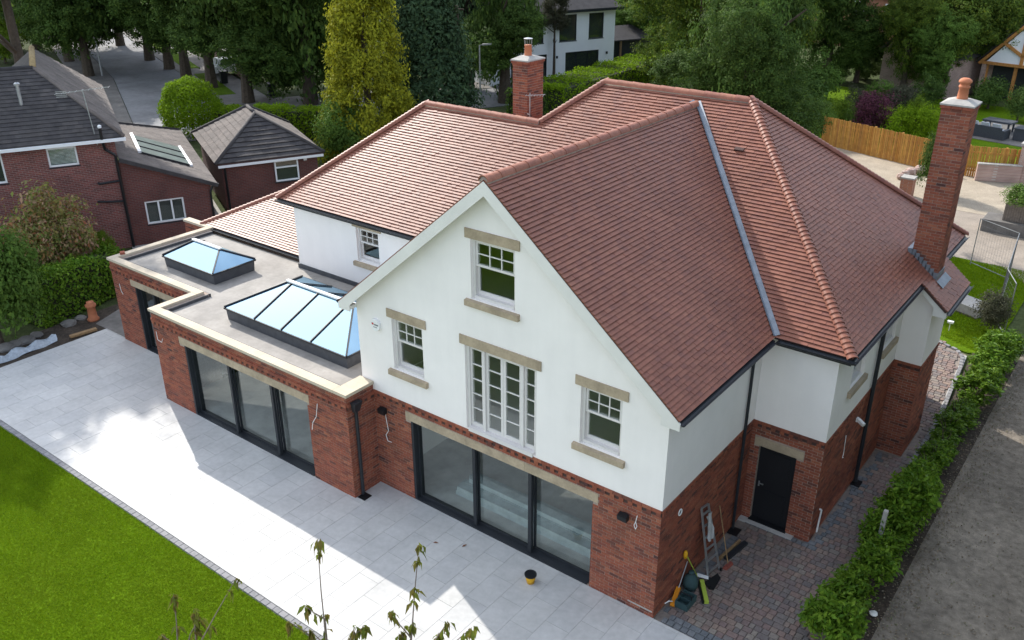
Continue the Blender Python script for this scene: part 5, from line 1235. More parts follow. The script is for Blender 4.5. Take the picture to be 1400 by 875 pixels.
for k in range(3):
    b0, b1 = 2.15 + k * 1.3, 3.25 + k * 1.3
    part('pane', M['polycarb'], rlw, lambda b: b.hexa([(1.03, b0, zx(1.03) + .07), (2.98, b0, zx(2.98) + .07), (2.98, b1, zx(2.98) + .07), (1.03, b1, zx(1.03) + .07), (1.03, b0, zx(1.03) + .10), (2.98, b0, zx(2.98) + .10), (2.98, b1, zx(2.98) + .10), (1.03, b1, zx(1.03) + .10)]), T=TN)
    part('glazing_bar', M['antr'], rlw, lambda b: b.bar((1.03, b0 - .06, zx(1.03) + .10), (2.98, b0 - .06, zx(2.98) + .10), .06, .06), T=TN)
part('downpipe', M['black'], A, lambda b: b.path([(3.58, -.05, 2.25), (3.45, -.06, 2.0), (3.42, -.06, 0)], .045, 8), T=TN)
# --- garage B
B_ = thing('brick_garage', 'low dark brick garage with grey tiled hipped roof behind the new house', 'garage', nn(6.8, 6))
part('wall', M['redbrick'], B_, lambda b: (b.box(4.5, 9.15, 2.95, 3.2, -.1, 2.42), b.box(4.5, 4.75, 3.21, 9.6, -.1, 2.42), b.box(8.9, 9.15, 3.21, 9.6, -.1, 2.42), b.box(4.76, 8.89, 9.4, 9.6, -.1, 2.42)), T=TN)
AP, AP2 = (6.82, 5.4, 4.12), (6.82, 7.3, 4.12)
gr_ = part('roof', M['felt_and_shade'], B_, lambda b: (b.prism([(4.2, 2.65, 2.46), (9.45, 2.65, 2.46), AP], (0, 0, -.06)), b.prism([(9.45, 2.65, 2.46), (9.45, 9.9, 2.46), AP2, AP], (0, 0, -.06)), b.prism([(9.45, 9.9, 2.46), (4.2, 9.9, 2.46), AP2], (0, 0, -.06)), b.prism([(4.2, 9.9, 2.46), (4.2, 2.65, 2.46), AP, AP2], (0, 0, -.06))), T=TN)
tD = TileSet(.42, .31, .05, .006, .003, 140); h_ = math.hypot(2.75, 1.66)
nplane(tD, (0, 2.65, 2.47), (1, 0, 0), (0, 2.75, 1.66), [(4.2, 0), (9.45, 0), (6.82, h_)]); tD.build(gr_, M['slate'])
tE = TileSet(.42, .31, .035, .006, .003, 60); h2 = math.hypot(2.62, 1.66)
nplane(tE, (4.2, 0, 2.47), (0, -1, 0), (2.62, 0, 1.66), [(-9.9, 0), (-2.65, 0), (-5.4, h2), (-7.3, h2)]); nplane(tE, (9.45, 0, 2.47), (0, 1, 0), (-2.63, 0, 1.66), [(2.65, 0), (9.9, 0), (7.3, h2), (5.4, h2)]); tE.build(gr_, M['conc_tile'])  # both side slopes get paler tiles than the front one
part('ridge_capping', M['slate'], gr_, lambda b: [b.path([p_, q_], .09, 8) for p_, q_ in (((4.2, 2.65, 2.50), (AP[0], AP[1], 4.16)), ((9.45, 2.65, 2.50), (AP[0], AP[1], 4.16)), ((AP[0], AP[1], 4.16), (AP2[0], AP2[1], 4.16)), ((4.2, 9.9, 2.5), (AP2[0], AP2[1], 4.16)), ((9.45, 9.9, 2.5), (AP2[0], AP2[1], 4.16)))], True, TN)
part('fascia', M['upvc'], B_, lambda b: b.box(4.3, 9.4, 2.62, 2.66, 2.28, 2.40), T=TN)
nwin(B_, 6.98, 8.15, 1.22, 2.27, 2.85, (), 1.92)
part('downpipe', M['black'], B_, lambda b: b.path([(4.62, 2.7, 2.38), (4.62, 2.88, 2.2), (4.62, 2.88, 0)], .05, 8), T=TN)
part('wall_light', M['upvc'], B_, lambda b: b.box(8.45, 8.6, 2.85, 2.945, 2.12, 2.25), T=TN)
# --- white house
wb = gz(795, 105); TW = Matrix.Translation((wb.x, wb.y, 0)) @ Matrix.Rotation(math.radians(90 - 23), 4, 'Z')
Wt = thing('white_house', 'modern white rendered house with dark framed windows behind the bright hedge', 'house', wb)
WH = [(-1.70, 1.72, .05, 2.16), (-7.0, -3.55, .05, 2.16), (.6, 2.12, 3.13, 5.2), (-2.35, -.64, 3.08, 5.2), (-6.0, -3.9, 3.08, 5.2)]
M['bluewhite'] = mat('white_render_far', (.80, .82, .84), .9, noise=(.6, .05))
part('wall', M['bluewhite'], Wt, lambda b: holewall(b, -9, 3.3, -.1, 5.6, 0, WH), T=TW); part('wall', M['bluewhite'], Wt, lambda b: (b.box(3.0, 3.3, .301, 9, -.1, 5.6), b.box(-9, -8.7, .301, 9, -.1, 5.6), b.box(-8.69, 2.99, 8.7, 9, -.1, 5.6)), T=TW)
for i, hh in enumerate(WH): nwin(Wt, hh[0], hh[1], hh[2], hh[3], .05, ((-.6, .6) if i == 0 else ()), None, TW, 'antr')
part('roof', M['slate'], Wt, lambda b: (b.prism([(-9.5, -.5, 5.62), (3.85, -.5, 5.62), (1.2, 4.5, 8.2), (-7, 4.5, 8.2)], (0, 0, -.12)), b.prism([(3.85, -.5, 5.62), (3.85, 9.5, 5.62), (1.2, 4.5, 8.2)], (0, 0, -.12)), b.prism([(3.85, 9.5, 5.62), (-9.5, 9.5, 5.62), (-7, 4.5, 8.2), (1.2, 4.5, 8.2)], (0, 0, -.12))), T=TW)
part('fascia', M['antr'], Wt, lambda b: (b.box(-9.5, 3.8, -.52, -.50, 5.40, 5.6), b.box(3.8, 3.86, -.5, 9.5, 5.4, 5.6)), T=TW)
[part('wall_light', M['antr'], Wt, lambda b: b.box(x_, x_ + .15, -.1, -.002, 1.75, 1.95), T=TW) for x_ in (-2.65, 2.45)]
part('floor', M['infloor'], Wt, lambda b: b.box(-8.6, 2.9, .31, 8.6, -.05, .03), T=TW)
gb = gz(862, 82)
G_ = thing('garden_room', 'low dark timber garden building with grey roof beside the white house', 'shed', gb)
part('wall', M['antr'], G_, lambda b: (b.box(3.7, 9.5, 3.0, 7, -.05, 2.3),), T=TW); part('roof', M['slate'], G_, lambda b: (b.prism([(3.5, 2.6, 2.35), (9.8, 2.6, 2.35), (8.8, 5, 3.3), (4.5, 5, 3.3)], (0, 0, -.1)), b.prism([(9.8, 7.4, 2.35), (3.5, 7.4, 2.35), (4.5, 5, 3.3), (8.8, 5, 3.3)], (0, 0, -.1)), b.prism([(9.8, 2.6, 2.35), (9.8, 7.4, 2.35), (8.8, 5, 3.3)], (0, 0, -.1)), b.prism([(3.5, 7.4, 2.35), (3.5, 2.6, 2.35), (4.5, 5, 3.3)], (0, 0, -.1))), T=TW)
part('post', M['wood'], G_, lambda b: b.box(6.0, 6.15, 2.75, 2.9, 0, 2.3), T=TW)
# --- houses behind the right hand gardens
ob = gz(1375, 138); TO = Matrix.Translation((ob.x, ob.y, 0)) @ Matrix.Rotation(math.radians(-12), 4, 'Z') @ Matrix.Translation((-1.1, 0, 0))
O_ = thing('oak_framed_house', 'house with an orange oak framed white gable above the garden terrace', 'house', ob)
M['oak'] = mat('orange_oak', (.42, .19, .055), .7, noise=(8, .2))
part('wall', M['pinkbrick'], O_, lambda b: (b.box(-1.2, -.9, 0, 7, -.1, 2.6), b.box(3.0, 9, 0, .3, -.1, 2.6), b.box(8.7, 9, .31, 7, -.1, 2.6), b.box(-.89, 2.99, 6.7, 7, -.1, 2.6)), T=TO)
part('gable_panel', M['bluewhite'], O_, lambda b: b.prism([(-1.0, .02, 2.6), (4.2, .02, 2.6), (1.6, .02, 5.6)], (0, .2, 0)), T=TO)
for p_, q_ in (((-1.4, -.06, 2.5), (1.6, -.06, 5.75)), ((4.6, -.06, 2.5), (1.6, -.06, 5.75)), ((-1.2, -.06, 2.6), (4.4, -.06, 2.6)), ((1.6, -.06, 2.6), (1.6, -.06, 5.5)), ((1.6, -.06, 3.3), (.2, -.06, 4.1)), ((1.6, -.06, 3.3), (3.0, -.06, 4.1)), ((-.9, .3, 0), (-.9, .3, 2.5)), ((1.2, .3, 0), (1.2, .3, 2.5)), ((2.9, .3, 0), (2.9, .3, 2.5))): part('oak_beam', M['oak'], O_, lambda b: b.bar(p_, q_, .2, .2, (0, 1, 0)), T=TO)
part('roof', M['slate'], O_, lambda b: (b.prism([(-1.7, .0, 2.5), (1.6, .0, 5.95), (1.6, 8, 5.95), (-1.7, 8, 2.5)], (0, 0, .1)), b.prism([(1.6, .0, 5.95), (4.9, .0, 2.5), (4.9, 8, 2.5), (1.6, 8, 5.95)], (0, 0, .1))), T=TO)
part('glazed_screen', M['dark_room'], O_, lambda b: b.box(-.8, 2.9, 1.2, 1.25, 0, 2.5), T=TO)
kb = gz(1218, 122); TK = Matrix.Translation((kb.x, kb.y, 0)) @ Matrix.Rotation(math.radians(-18), 4, 'Z')
K_ = thing('pink_brick_house', 'pale pink brick house with slate roof half hidden by the garden trees', 'house', kb)
part('wall', M['pinkbrick'], K_, lambda b: b.prism([(-1.2, 0, -.1), (4.6, 0, -.1), (4.6, 0, 3.0), (1.7, 0, 5.6), (-1.2, 0, 3.0)], (0, 9, 0)), T=TK)
part('roof', M['slate'], K_, lambda b: (b.prism([(-1.5, -.3, 2.8), (1.7, -.3, 5.7), (1.7, 9.2, 5.7), (-1.5, 9.2, 2.8)], (0, 0, .12)), b.prism([(1.7, -.3, 5.7), (4.9, -.3, 2.8), (4.9, 9.2, 2.8), (1.7, 9.2, 5.7)], (0, 0, .12))), T=TK)
jb = gz(1150, 62); TJ = Matrix.Translation((jb.x, jb.y, 0)) @ Matrix.Rotation(math.radians(-18), 4, 'Z')
J_ = thing('orange_brick_house', 'distant orange brick house with purple grey roof seen between trees', 'house', jb)
part('wall', M['orangebrick'], J_, lambda b: b.box(-4, 10, 0, 8, -.1, 5), T=TJ); part('roof', M['slate'], J_, lambda b: b.prism([(-4.5, -.5, 5), (10.5, -.5, 5), (10.5, 4, 8), (-4.5, 4, 8)], (0, 0, .12)), T=TJ)
part('roof', M['slate'], J_, lambda b: b.prism([(-4.5, 4, 8), (10.5, 4, 8), (10.5, 8.5, 5), (-4.5, 8.5, 5)], (0, 0, .12)), T=TJ)
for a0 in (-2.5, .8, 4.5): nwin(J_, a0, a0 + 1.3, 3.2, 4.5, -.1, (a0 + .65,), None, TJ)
# garden wall by the street
nb_ = thing('street_wall', 'low dark brick wall with pale coping along the street trees', 'wall', nn(12.6, 52))
part('wall', M['redbrick'], nb_, lambda b: b.box(12.4, 12.75, 40, 66, -.05, 1.3), T=TN); part('coping', M['concrete'], nb_, lambda b: b.box(12.33, 12.82, 40, 66, 1.301, 1.42), T=TN)
# --- street furniture
def lamp(label, pos, h, az):
    t = thing('street_lamp', label, 'street lamp', pos); p_ = Vector((pos[0], pos[1], 0)); d = Vector((math.cos(az), math.sin(az), 0))
    part('column', M['galv'], t, lambda b: b.path([p_, p_ + Vector((0, 0, 1.2)), p_ + Vector((0, 0, 1.25)), p_ + Vector((0, 0, h))], [.09, .09, .065, .05], 10)); part('lantern', M['galv'], t, lambda b: (b.bar(p_ + Vector((0, 0, h)), p_ + Vector((0, 0, h + .06)) + d * .25, .05, .05), b.bar(p_ + Vector((0, 0, h + .06)) + d * .2, p_ + Vector((0, 0, h + .12)) + d * .85, .26, .10)))
lp = gz(140, 104); lamp('tall grey street lamp beside the road near the old brick house', (lp.x, lp.y, 0), 6.4, .5)
lp = gz(657, 152); lamp('grey street lamp rising behind the new tiled ridge', (lp.x, lp.y, 0), 4.6, .5)
tp_ = gz(629, 166); t = thing('telegraph_pole', 'dark wooden telegraph pole between the dark conifers', 'pole', (tp_.x, tp_.y, 0))
part('pole', M['bark'], t, lambda b: b.tube((tp_.x, tp_.y, -.05), (tp_.x, tp_.y, 7.6), .15, .11, 10)); part('cross_arm', M['bark'], t, lambda b: b.bar((tp_.x - .4, tp_.y, 7.35), (tp_.x + .4, tp_.y + .2, 7.35), .1, .1))
M['bin'] = mat('dark_bin', (.02, .022, .024), .5)
for (u, v, lab) in ((307, 114, 'black wheelie bin beside the street tree trunks'), (372, 132, 'black wheelie bin left beside the big drooping tree')):
    p_ = gz(u, v); T = Matrix.Translation((p_.x, p_.y, 0)) @ Matrix.Rotation(NA, 4, 'Z'); t = thing('wheelie_bin', lab, 'bin', p_)
    part('body', M['bin'], t, lambda b: b.hexa([(-.25, -.28, .05), (.25, -.28, .05), (.25, .28, .05), (-.25, .28, .05), (-.29, -.35, .95), (.29, -.35, .95), (.29, .35, .95), (-.29, .35, .95)]), T=T); part('lid', M['bin'], t, lambda b: b.hexa([(-.3, -.38, .955), (.3, -.38, .955), (.3, .38, .955), (-.3, .38, .955), (-.27, -.33, 1.02), (.27, -.33, 1.02), (.27, .33, 1.08), (-.27, .33, 1.08)]), T=T)
    [part('wheel', M['black'], t, lambda b: b.tube((x_, .3, .1), (x_ + .06, .3, .1), .1, .1, 12), T=T) for x_ in (-.3, .24)]
vp = gz(322, 100); TV = Matrix.Translation((vp.x, vp.y, 0)) @ Matrix.Rotation(NA + .2, 4, 'Z'); t = thing('parked_car', 'white car parked behind the street tree trunks', 'car', vp)
part('body', M['white'], t, lambda b: (b.hexa([(-2.1, -.85, .3), (2.1, -.85, .3), (2.1, .85, .3), (-2.1, .85, .3), (-2.1, -.82, .85), (2.0, -.82, .8), (2.0, .82, .8), (-2.1, .82, .85)]), b.hexa([(-1.9, -.8, .86), (1.0, -.8, .86), (1.0, .8, .86), (-1.9, .8, .86), (-1.5, -.65, 1.42), (.3, -.65, 1.42), (.3, .65, 1.42), (-1.5, .65, 1.42)])), T=TV)
[part('side_window', M['dark_room'], t, lambda b: b.hexa([(-1.6, s * .79, .93), (.75, s * .79, .93), (.75, s * .81, .93), (-1.6, s * .81, .93), (-1.4, s * .67, 1.34), (.25, s * .67, 1.34), (.25, s * .7, 1.34), (-1.4, s * .7, 1.34)]), T=TV) for s in (-1, 1)]
for sx in (-1.3, 1.3):
    for sy in (-.86, .7): part('wheel', M['black'], t, lambda b: b.tube((sx, sy, .31), (sx, sy + .16, .31), .31, .31, 16), T=TV)

# ================================================================== TREES AND SHRUBS
def up(u, v): return gz(u, v)
# street trees
ST = [(52, 66, 16, 5.4, 2.4, 'street tree whose trunk shows above the old house ridge'), (95, 84, 15, 5.0, 2.2, 'dark street tree rising behind the old house roof slope'), (122, 104, 15, 5.0, 2.2, 'thick trunked dark street tree beside the tall grey lamp'),
      (205, 82, 16, 5.4, 2.4, 'dark street tree furthest along the grass verge'), (232, 94, 15, 5.0, 2.4, 'dark street tree beside the worn grass verge'), (255, 105, 15, 5.0, 2.4, 'dark street tree in front of the low brick street wall'),
      (290, 120, 16, 5.2, 2.4, 'dark street tree next to the wheelie bin'), (340, 140, 16, 5.0, 2.4, 'dark street tree standing by the bright clipped hedge'), (165, 62, 16, 5.4, 1.6, 'dark street tree where the road bends out of sight')]
for i, (u, v, H, R, bs_, lab) in enumerate(ST): tree('street_tree', lab, up(u, v), H, R, M['f_dark'], 11 + i, bs_, 8, .38, 'tree', 'street trees')
tree('weeping_tree', 'huge dark drooping tree with foliage hanging down to the clipped hedge', up(425, 142), 17, 5.4, M['f_dark'], 41, .3, 9, .45)
tree('leafy_tree', 'sunlit lime green tree hanging over the road beside the drooping tree', up(385, 105), 13, 3.6, M['f_mid'], 45, 3.4, 6, .3)
tree('roadside_tree', 'pale green tree over the parked cars at the far left', up(8, 70), 10, 4.6, M['f_lime'], 43, 2.0, 6, .3)
bush('garden_shrub', 'small bright yellow green shrub behind the old house roof', up(8, 86), 2.2, 3.2, M['f_lime'], 4)
# conifers
def conifer(name, label, pos, H, R, n, size, mt, seed, droop=.5, cl=55, tight=1.0):
    g = np.random.default_rng(seed); pos = Vector((pos[0], pos[1], -.03)); t = thing(name, label, 'conifer', pos)
    part('trunk', M['bark'], t, lambda b: b.tube(pos, pos + Vector((0, 0, H * .95)), R * .09, .03, 9))
    K = int(n / cl); h_ = g.uniform(0, 1, K) ** 1.25 * .98; an = g.uniform(0, 6.283, K); rad = R * (1 - h_) ** .75 * g.uniform(.72, 1.08, K) + .12
    cc = np.stack([np.cos(an) * rad, np.sin(an) * rad, .25 + h_ * H], 1); idx = g.integers(0, K, n); o_ = np.stack([np.cos(an), np.sin(an), 0 * an], 1)
    P = cc[idx] + g.normal(size=(n, 3)) * np.array([.17, .17, .24]) * (R / 2.2) * tight - o_[idx] * np.abs(g.normal(size=(n, 1))) * .35 * R / 2.2
    N = unit(o_[idx] * .8 + np.array([0, 0, .35]) + g.normal(size=(n, 3)) * .5)
    V, F = leaf_arrays(P, N, size, .42, .1, droop); V[:, 2] = np.maximum(V[:, 2], 0)
    new_obj('crown', mesh_np('crown', V, F, mt), t, pos)
    return t
conifer('golden_conifer', 'tall golden yellow conifer rising behind the tiled roof', up(508, 212), 15.5, 2.9, 46000, .24, M['f_gold'], 7, 1.4, 95, .8)
conifer('dark_conifer', 'dark blue green conifer beside the golden conifer', up(585, 172), 15, 3.6, 34000, .32, M['f_conif'], 8, .8)
tree('evergreen_tree', 'dark evergreen tree behind the telegraph pole', up(640, 120), 15, 4.2, M['f_conif'], 61, .6, 7, .4)
tree('evergreen_tree', 'dark evergreen tree behind the grey lamp and brick chimney', up(690, 140), 15, 3.5, M['f_dark'], 63, .4, 8, .4)
tree('silver_birch', 'light drooping birch in front of the white house', up(757, 112), 8.5, 1.5, M['f_grey'], 64, 4.2, 5, .12)
bush('evergreen_shrub', 'dark green evergreen shrub at the foot of the golden conifer', up(473, 222), 1.9, 3.6, M['f_mid'], 5)
tq = up(266, 186); t = thing('topiary_bush', 'rounded bright green clipped bush at the end of the street hedge', 'bush', tq)
part('stem', M['bark'], t, lambda b: b.tube((tq.x, tq.y, -.05), (tq.x, tq.y, 2.2), .12, .08, 8)); inst('foliage', BALL, t, (tq.x, tq.y, 1.55), (2.0, 2.0, 2.1), .3); inst('foliage', BALL, t, (tq.x, tq.y, 1.5), (1.75, 1.75, 1.8), 1.9)
hp, hq = up(300, 186), up(462, 186)
hedge('low bright green hedge along the street behind the brick garage', (hp.x, hp.y, 0), (hq.x, hq.y, 0), 1.9, 1.9, 9000, .17, M['f_hedge'], 2)
hp, hq = up(735, 164), up(925, 100)
hedge('tall bright lime clipped hedge in front of the white house', (hp.x, hp.y + .6, 0), (hq.x, hq.y + .6, 0), 3.4, 2.3, 20000, .19, M['f_hedge'], 3)
hedge('dark lower hedge behind the chimney joining the bright hedge', tuple(up(700, 166)), tuple(up(742, 160)), 1.6, 2.0, 2500, .19, M['f_mid'], 4)
tree('garden_tree', 'mid green tree between the white house and the dark oak', up(880, 78), 12, 3.8, M['f_mid'], 65, .8, 7, .25)
tree('garden_tree', 'pale yellow green tree beside the white house roof', up(855, 62), 9, 2.6, M['f_lime'], 66, 1.2, 6, .2)
tree('oak_tree', 'big spreading oak with yellow lit patches behind the main ridge', up(965, 136), 15, 5.6, M['f_oak'], 67, 1.4, 9, .45, fine=True, out=.65)
tree('oak_tree', 'dark broad oak behind the right hip of the tiled roof', (-10.8, 27.4, 0), 13, 3.4, M['f_dark'], 68, 2.4, 9, .3, fine=True, out=.65)
tree('oak_tree', 'broad dark tree between the two nearer oaks and the orange brick house', up(1040, 128), 16, 5.6, M['f_oak'], 75, 1.0, 9, .45, fine=True, out=.65)
tree('garden_tree', 'dark garden tree in front of the orange brick house', up(1128, 112), 14, 4.0, M['f_dark'], 69, 2.0, 7, .3)
tree('garden_tree', 'low dark tree behind the purple shrub', up(1170, 112), 5, 2.6, M['f_dark'], 70, .4, 5, .2)
big = up(1300, 132)
tree('oak_tree', 'large dark tree with heavy limbs behind the tall brick chimney', up(1285, 120), 13, 5.0, M['f_oak'], 71, 3.2, 9, .5, fine=True, out=.7)
tree('oak_tree', 'dark leafy tree overhanging the oak framed gable', up(1350, 92), 12, 3.2, M['f_oak'], 72, 5.5, 6, .3, fine=True)
tree('garden_tree', 'dark tree beside the pink brick house wall', up(1250, 108), 9, 3.0, M['f_dark'], 73, 1.0, 6, .25)
tree('garden_tree', 'leafy green tree in front of the pink brick gable', up(1232, 128), 8.5, 2.6, M['f_oak'], 76, .8, 7, .22, fine=True)
tree('garden_tree', 'small dark tree between pink brick house and tall chimney', up(1268, 134), 7, 2.2, M['f_mid'], 77, .6, 6, .2)
bush('dark_shrub', 'dark shrub filling the gap between the oaks behind the hip', up(1090, 160), 2.2, 3.4, M['f_dark'], 97); bush('dark_shrub', 'tall dark shrub at the back of the garden lawn', up(1108, 140), 2.2, 3.8, M['f_mid'], 98)
tree('oak_tree', 'leafy overhanging tree at the far right above the oak framed gable', up(1440, 96), 13, 4.0, M['f_oak'], 78, 6.2, 8, .35, fine=True, out=.7)
# shrubs beyond the timber fence
for i, (u, v, R, H, mk, nm, lab) in enumerate(((1196, 186, 1.5, 2.9, 'f_purple', 'purple_shrub', 'dark purple leaved shrub rising above the timber fence'), (1228, 194, 1.2, 2.3, 'f_hedge', 'green_shrub', 'bright green shrub beside the purple shrub'), (1256, 198, 1.2, 2.4, 'f_hedge', 'green_shrub', 'bright green shrub behind the fence next to the chimney'),
      (1146, 174, 1.1, 2.0, 'f_lime', 'green_shrub', 'yellow green shrub at the left end of the timber fence'), (1168, 180, 1.0, 1.9, 'f_mid', 'green_shrub', 'mid green shrub between fence end and purple shrub'), (1165, 160, 1.1, 2.1, 'f_grey', 'grey_shrub', 'grey green rounded shrub on the lawn beyond the fence'),
      (1230, 160, 1.3, 2.2, 'f_grey', 'grey_shrub', 'pale grey green shrub below the pink brick house'), (1112, 192, 1.2, 2.4, 'f_mid', 'green_shrub', 'dark green shrub where the roof hides the fence'), (1262, 150, 1.4, 2.6, 'f_dark', 'green_shrub', 'dark shrub behind the tall chimney'), (1350, 148, 1.6, 2.4, 'f_dark', 'green_shrub', 'dark shrub beside the oak posts of the terrace'),
      (1200, 150, 1.3, 2.2, 'f_mid', 'green_shrub', 'leafy shrub behind the purple shrub'), (1252, 168, 1.1, 1.9, 'f_lime', 'green_shrub', 'yellow green shrub between bright shrub and grey shrub'), (1390, 166, 1.3, 2.4, 'f_dark', 'green_shrub', 'dark climbing shrub over the garden sofa'))):
    bush(nm, lab, up(u, v), R, H, M[mk], 30 + i)
# ivy covered stump and ivy by the fence behind the chimney
bush('ivy_shrub', 'dark ivy clad shrub rising behind the tall chimney', up(1268, 262), .9, 3.2, M['f_dark'], 50)
# --- timber fence
def fence(label, A, B, h, step=.115, low=0.0):
    A, B = Vector(A), Vector(B); A.z = B.z = -.02; d = (B - A); Ln = d.length; d.normalize(); an = math.atan2(d.y, d.x)
    t = thing('timber_fence', label, 'fence', A.lerp(B, .5)); n = int(Ln / step); b = MB()
    b.hexa([(-.048, -.014, 0), (.048, -.014, 0), (.048, .014, 0), (-.048, .014, 0), (-.046, -.014, h), (.046, -.014, h), (.046, .014, h), (-.046, .014, h)])
    me = bpy.data.meshes.new('board'); me.from_pydata([tuple(p) for p in b.v], [], b.f); me.materials.append(M['fence'])
    for i in range(n):
        o = new_obj('board', me, t, A + d * (i + .5) * step + Vector((0, 0, low + random.uniform(-.02, .02)))); o.rotation_euler = (random.uniform(-.01, .01), random.uniform(-.012, .012), an)
    sd_ = Vector((-d.y, d.x, 0)) * .05
    for z in (.35, h - .35): part('rail', M['fence'], t, lambda b: b.bar(A + sd_ + Vector((0, 0, z + low)), B + sd_ + Vector((0, 0, z + low)), .05, .09))
    for k in range(int(Ln / 1.8) + 1): part('post', M['fence'], t, lambda b: b.box(*(lambda q: (q.x - .05, q.x + .05, q.y - .05, q.y + .05, -.05, h + low))(A + d * min(k * 1.8, Ln) + sd_ * 2)))
    return t
M['fence'] = mat('orange_timber', None, .8, cols=[(.44, .215, .045), (.37, .165, .035), (.50, .26, .06), (.33, .15, .04)], noise=(4, .2))
fence('orange timber board fence along the gravel below the purple shrub', up(1122, 196), up(1268, 232), 1.72)
fence('orange timber fence on a brick base beside the gravel drive', up(1318, 240), up(1390, 247), 1.7)
t = thing('brick_wall', 'low weathered brick wall in front of the second timber fence', 'wall', up(1360, 247)); q0, q1 = up(1332, 246), up(1392, 250)
part('wall', M['pinkbrick'], t, lambda b: b.bar(q0 + Vector((0, 0, .45)), q1 + Vector((0, 0, .45)), .22, .9)); part('coping', M['concrete'], t, lambda b: b.bar(q0 + Vector((0, 0, .93)), q1 + Vector((0, 0, .93)), .3, .06))
q = up(1394, 249); t = thing('gate_pier', 'brick gate pier at the end of the low brick wall', 'pier', q)
part('shaft', M['pinkbrick'], t, lambda b: b.box(q.x - .25, q.x + .25, q.y - .25, q.y + .25, -.05, 2.0)); part('cap', M['concrete'], t, lambda b: b.box(q.x - .32, q.x + .32, q.y - .32, q.y + .32, 2.001, 2.12))
fence('orange timber gate panel beyond the brick gate pier', up(1399, 249), up(1440, 254), 1.7)
q = up(1238, 268); t = thing('brick_pier', 'broken mossy brick pier with rubble on top near the chimney', 'pier', q)
part('shaft', M['orangebrick'], t, lambda b: b.box(q.x - .3, q.x + .3, q.y - .3, q.y + .3, -.05, .95)); part('capping', M['concrete'], t, lambda b: b.box(q.x - .33, q.x + .33, q.y - .33, q.y + .33, .951, 1.03))
for i, (u, v, z) in enumerate(((1228, 248, 0), (1236, 246, 0), (1248, 244, 0), (1222, 252, 0), (1256, 242, 0))): rock('rubble_stone', up(u, v) + Vector((0, 1.2, 0)), .26 + .05 * (i % 3), M['pinkbrick'], 'pale rubble stone heaped against the timber fence by the brick pier', 'stone', 60 + i, 1.0, 'rubble stones by the fence')
# garden sofa set
sp_ = up(1358, 188); TS = Matrix.Translation((sp_.x, sp_.y, 0)) @ Matrix.Rotation(math.radians(-12), 4, 'Z')
M['rattan'] = mat('grey_rattan', (.05, .055, .065), .7, noise=(20, .3), bump=(60, .5, .01)); M['cush'] = mat('grey_cushion', (.42, .44, .48), .9)
sheet('terrace', [(TS @ Vector(p))[:2] for p in ((-2.5, -1.2, 0), (4, -1.2, 0), (4, 5, 0), (-2.5, 5, 0))], .02, M['pave'])
S_ = thing('garden_sofa', 'grey rattan garden sofa with pale cushions beyond the second fence', 'sofa', sp_)
part('frame', M['rattan'], S_, lambda b: (b.box(-1.6, .6, -.4, .4, .04, .38), b.box(-1.6, .6, -.55, -.40, .04, .75), b.box(.6, .8, -.55, .4, .04, .6)), T=TS)
for i in range(3): part('seat_cushion', M['cush'], S_, lambda b: b.box(-1.55 + i * .71, -.88 + i * .71, -.36, .38, .385, .52), T=TS); part('back_cushion', M['cush'], S_, lambda b: b.hexa([(-1.5 + i * .71, -.38, .53), (-.95 + i * .71, -.38, .53), (-.95 + i * .71, -.2, .53), (-1.5 + i * .71, -.2, .53), (-1.47 + i * .71, -.46, .95), (-.98 + i * .71, -.46, .95), (-.98 + i * .71, -.32, .95), (-1.47 + i * .71, -.32, .95)]), T=TS)
t = thing('storage_box', 'dark rattan storage box beside the garden sofa', 'box', TS @ Vector((1.6, .5, 0))); part('body', M['rattan'], t, lambda b: b.box(1.1, 2.3, .1, 1.0, .04, .72), T=TS); part('lid', M['rattan'], t, lambda b: b.box(1.05, 2.35, .05, 1.05, .721, .8), T=TS)
t = thing('garden_table', 'dark rattan table behind the garden sofa', 'table', TS @ Vector((-.6, 2.0, 0))); part('top', M['rattan'], t, lambda b: b.box(-1.5, .3, 1.5, 2.6, .62, .72), T=TS)
for sx in (-1.4, .1):
    for sy in (1.6, 2.4): part('leg', M['rattan'], t, lambda b: b.box(sx, sx + .1, sy, sy + .1, .03, .619), T=TS)
# planter by the drive
q = up(1378, 318); t = thing('planter', 'slatted timber planter on a low dark wall beside the drive', 'planter', q)
M['greywood'] = mat('grey_timber', (.20, .165, .14), .85, noise=(10, .25)); part('plinth', M['pave'], t, lambda b: b.box(q.x - 1.1, q.x + 2.5, q.y - .4, q.y + .9, -.05, .55))
for i in range(26): part('slat', M['greywood'], t, lambda b: b.box(q.x - .35 + i * .10, q.x - .27 + i * .10, q.y - .1, q.y - .07, .56, 1.35))
part('box', M['greywood'], t, lambda b: b.box(q.x - .33, q.x + 2.2, q.y - .065, q.y + .7, .556, 1.33))
for dx in (.2, 1.3):
    tb = bush('box_bush', 'rounded dark green bush growing in the slatted planter', (q.x + dx, q.y + .3, 0), 1.05, 1.15, M['f_mid'], 80 + int(dx * 10), 'bush', 'bushes in the slatted planter'); tb.location.z = 1.12
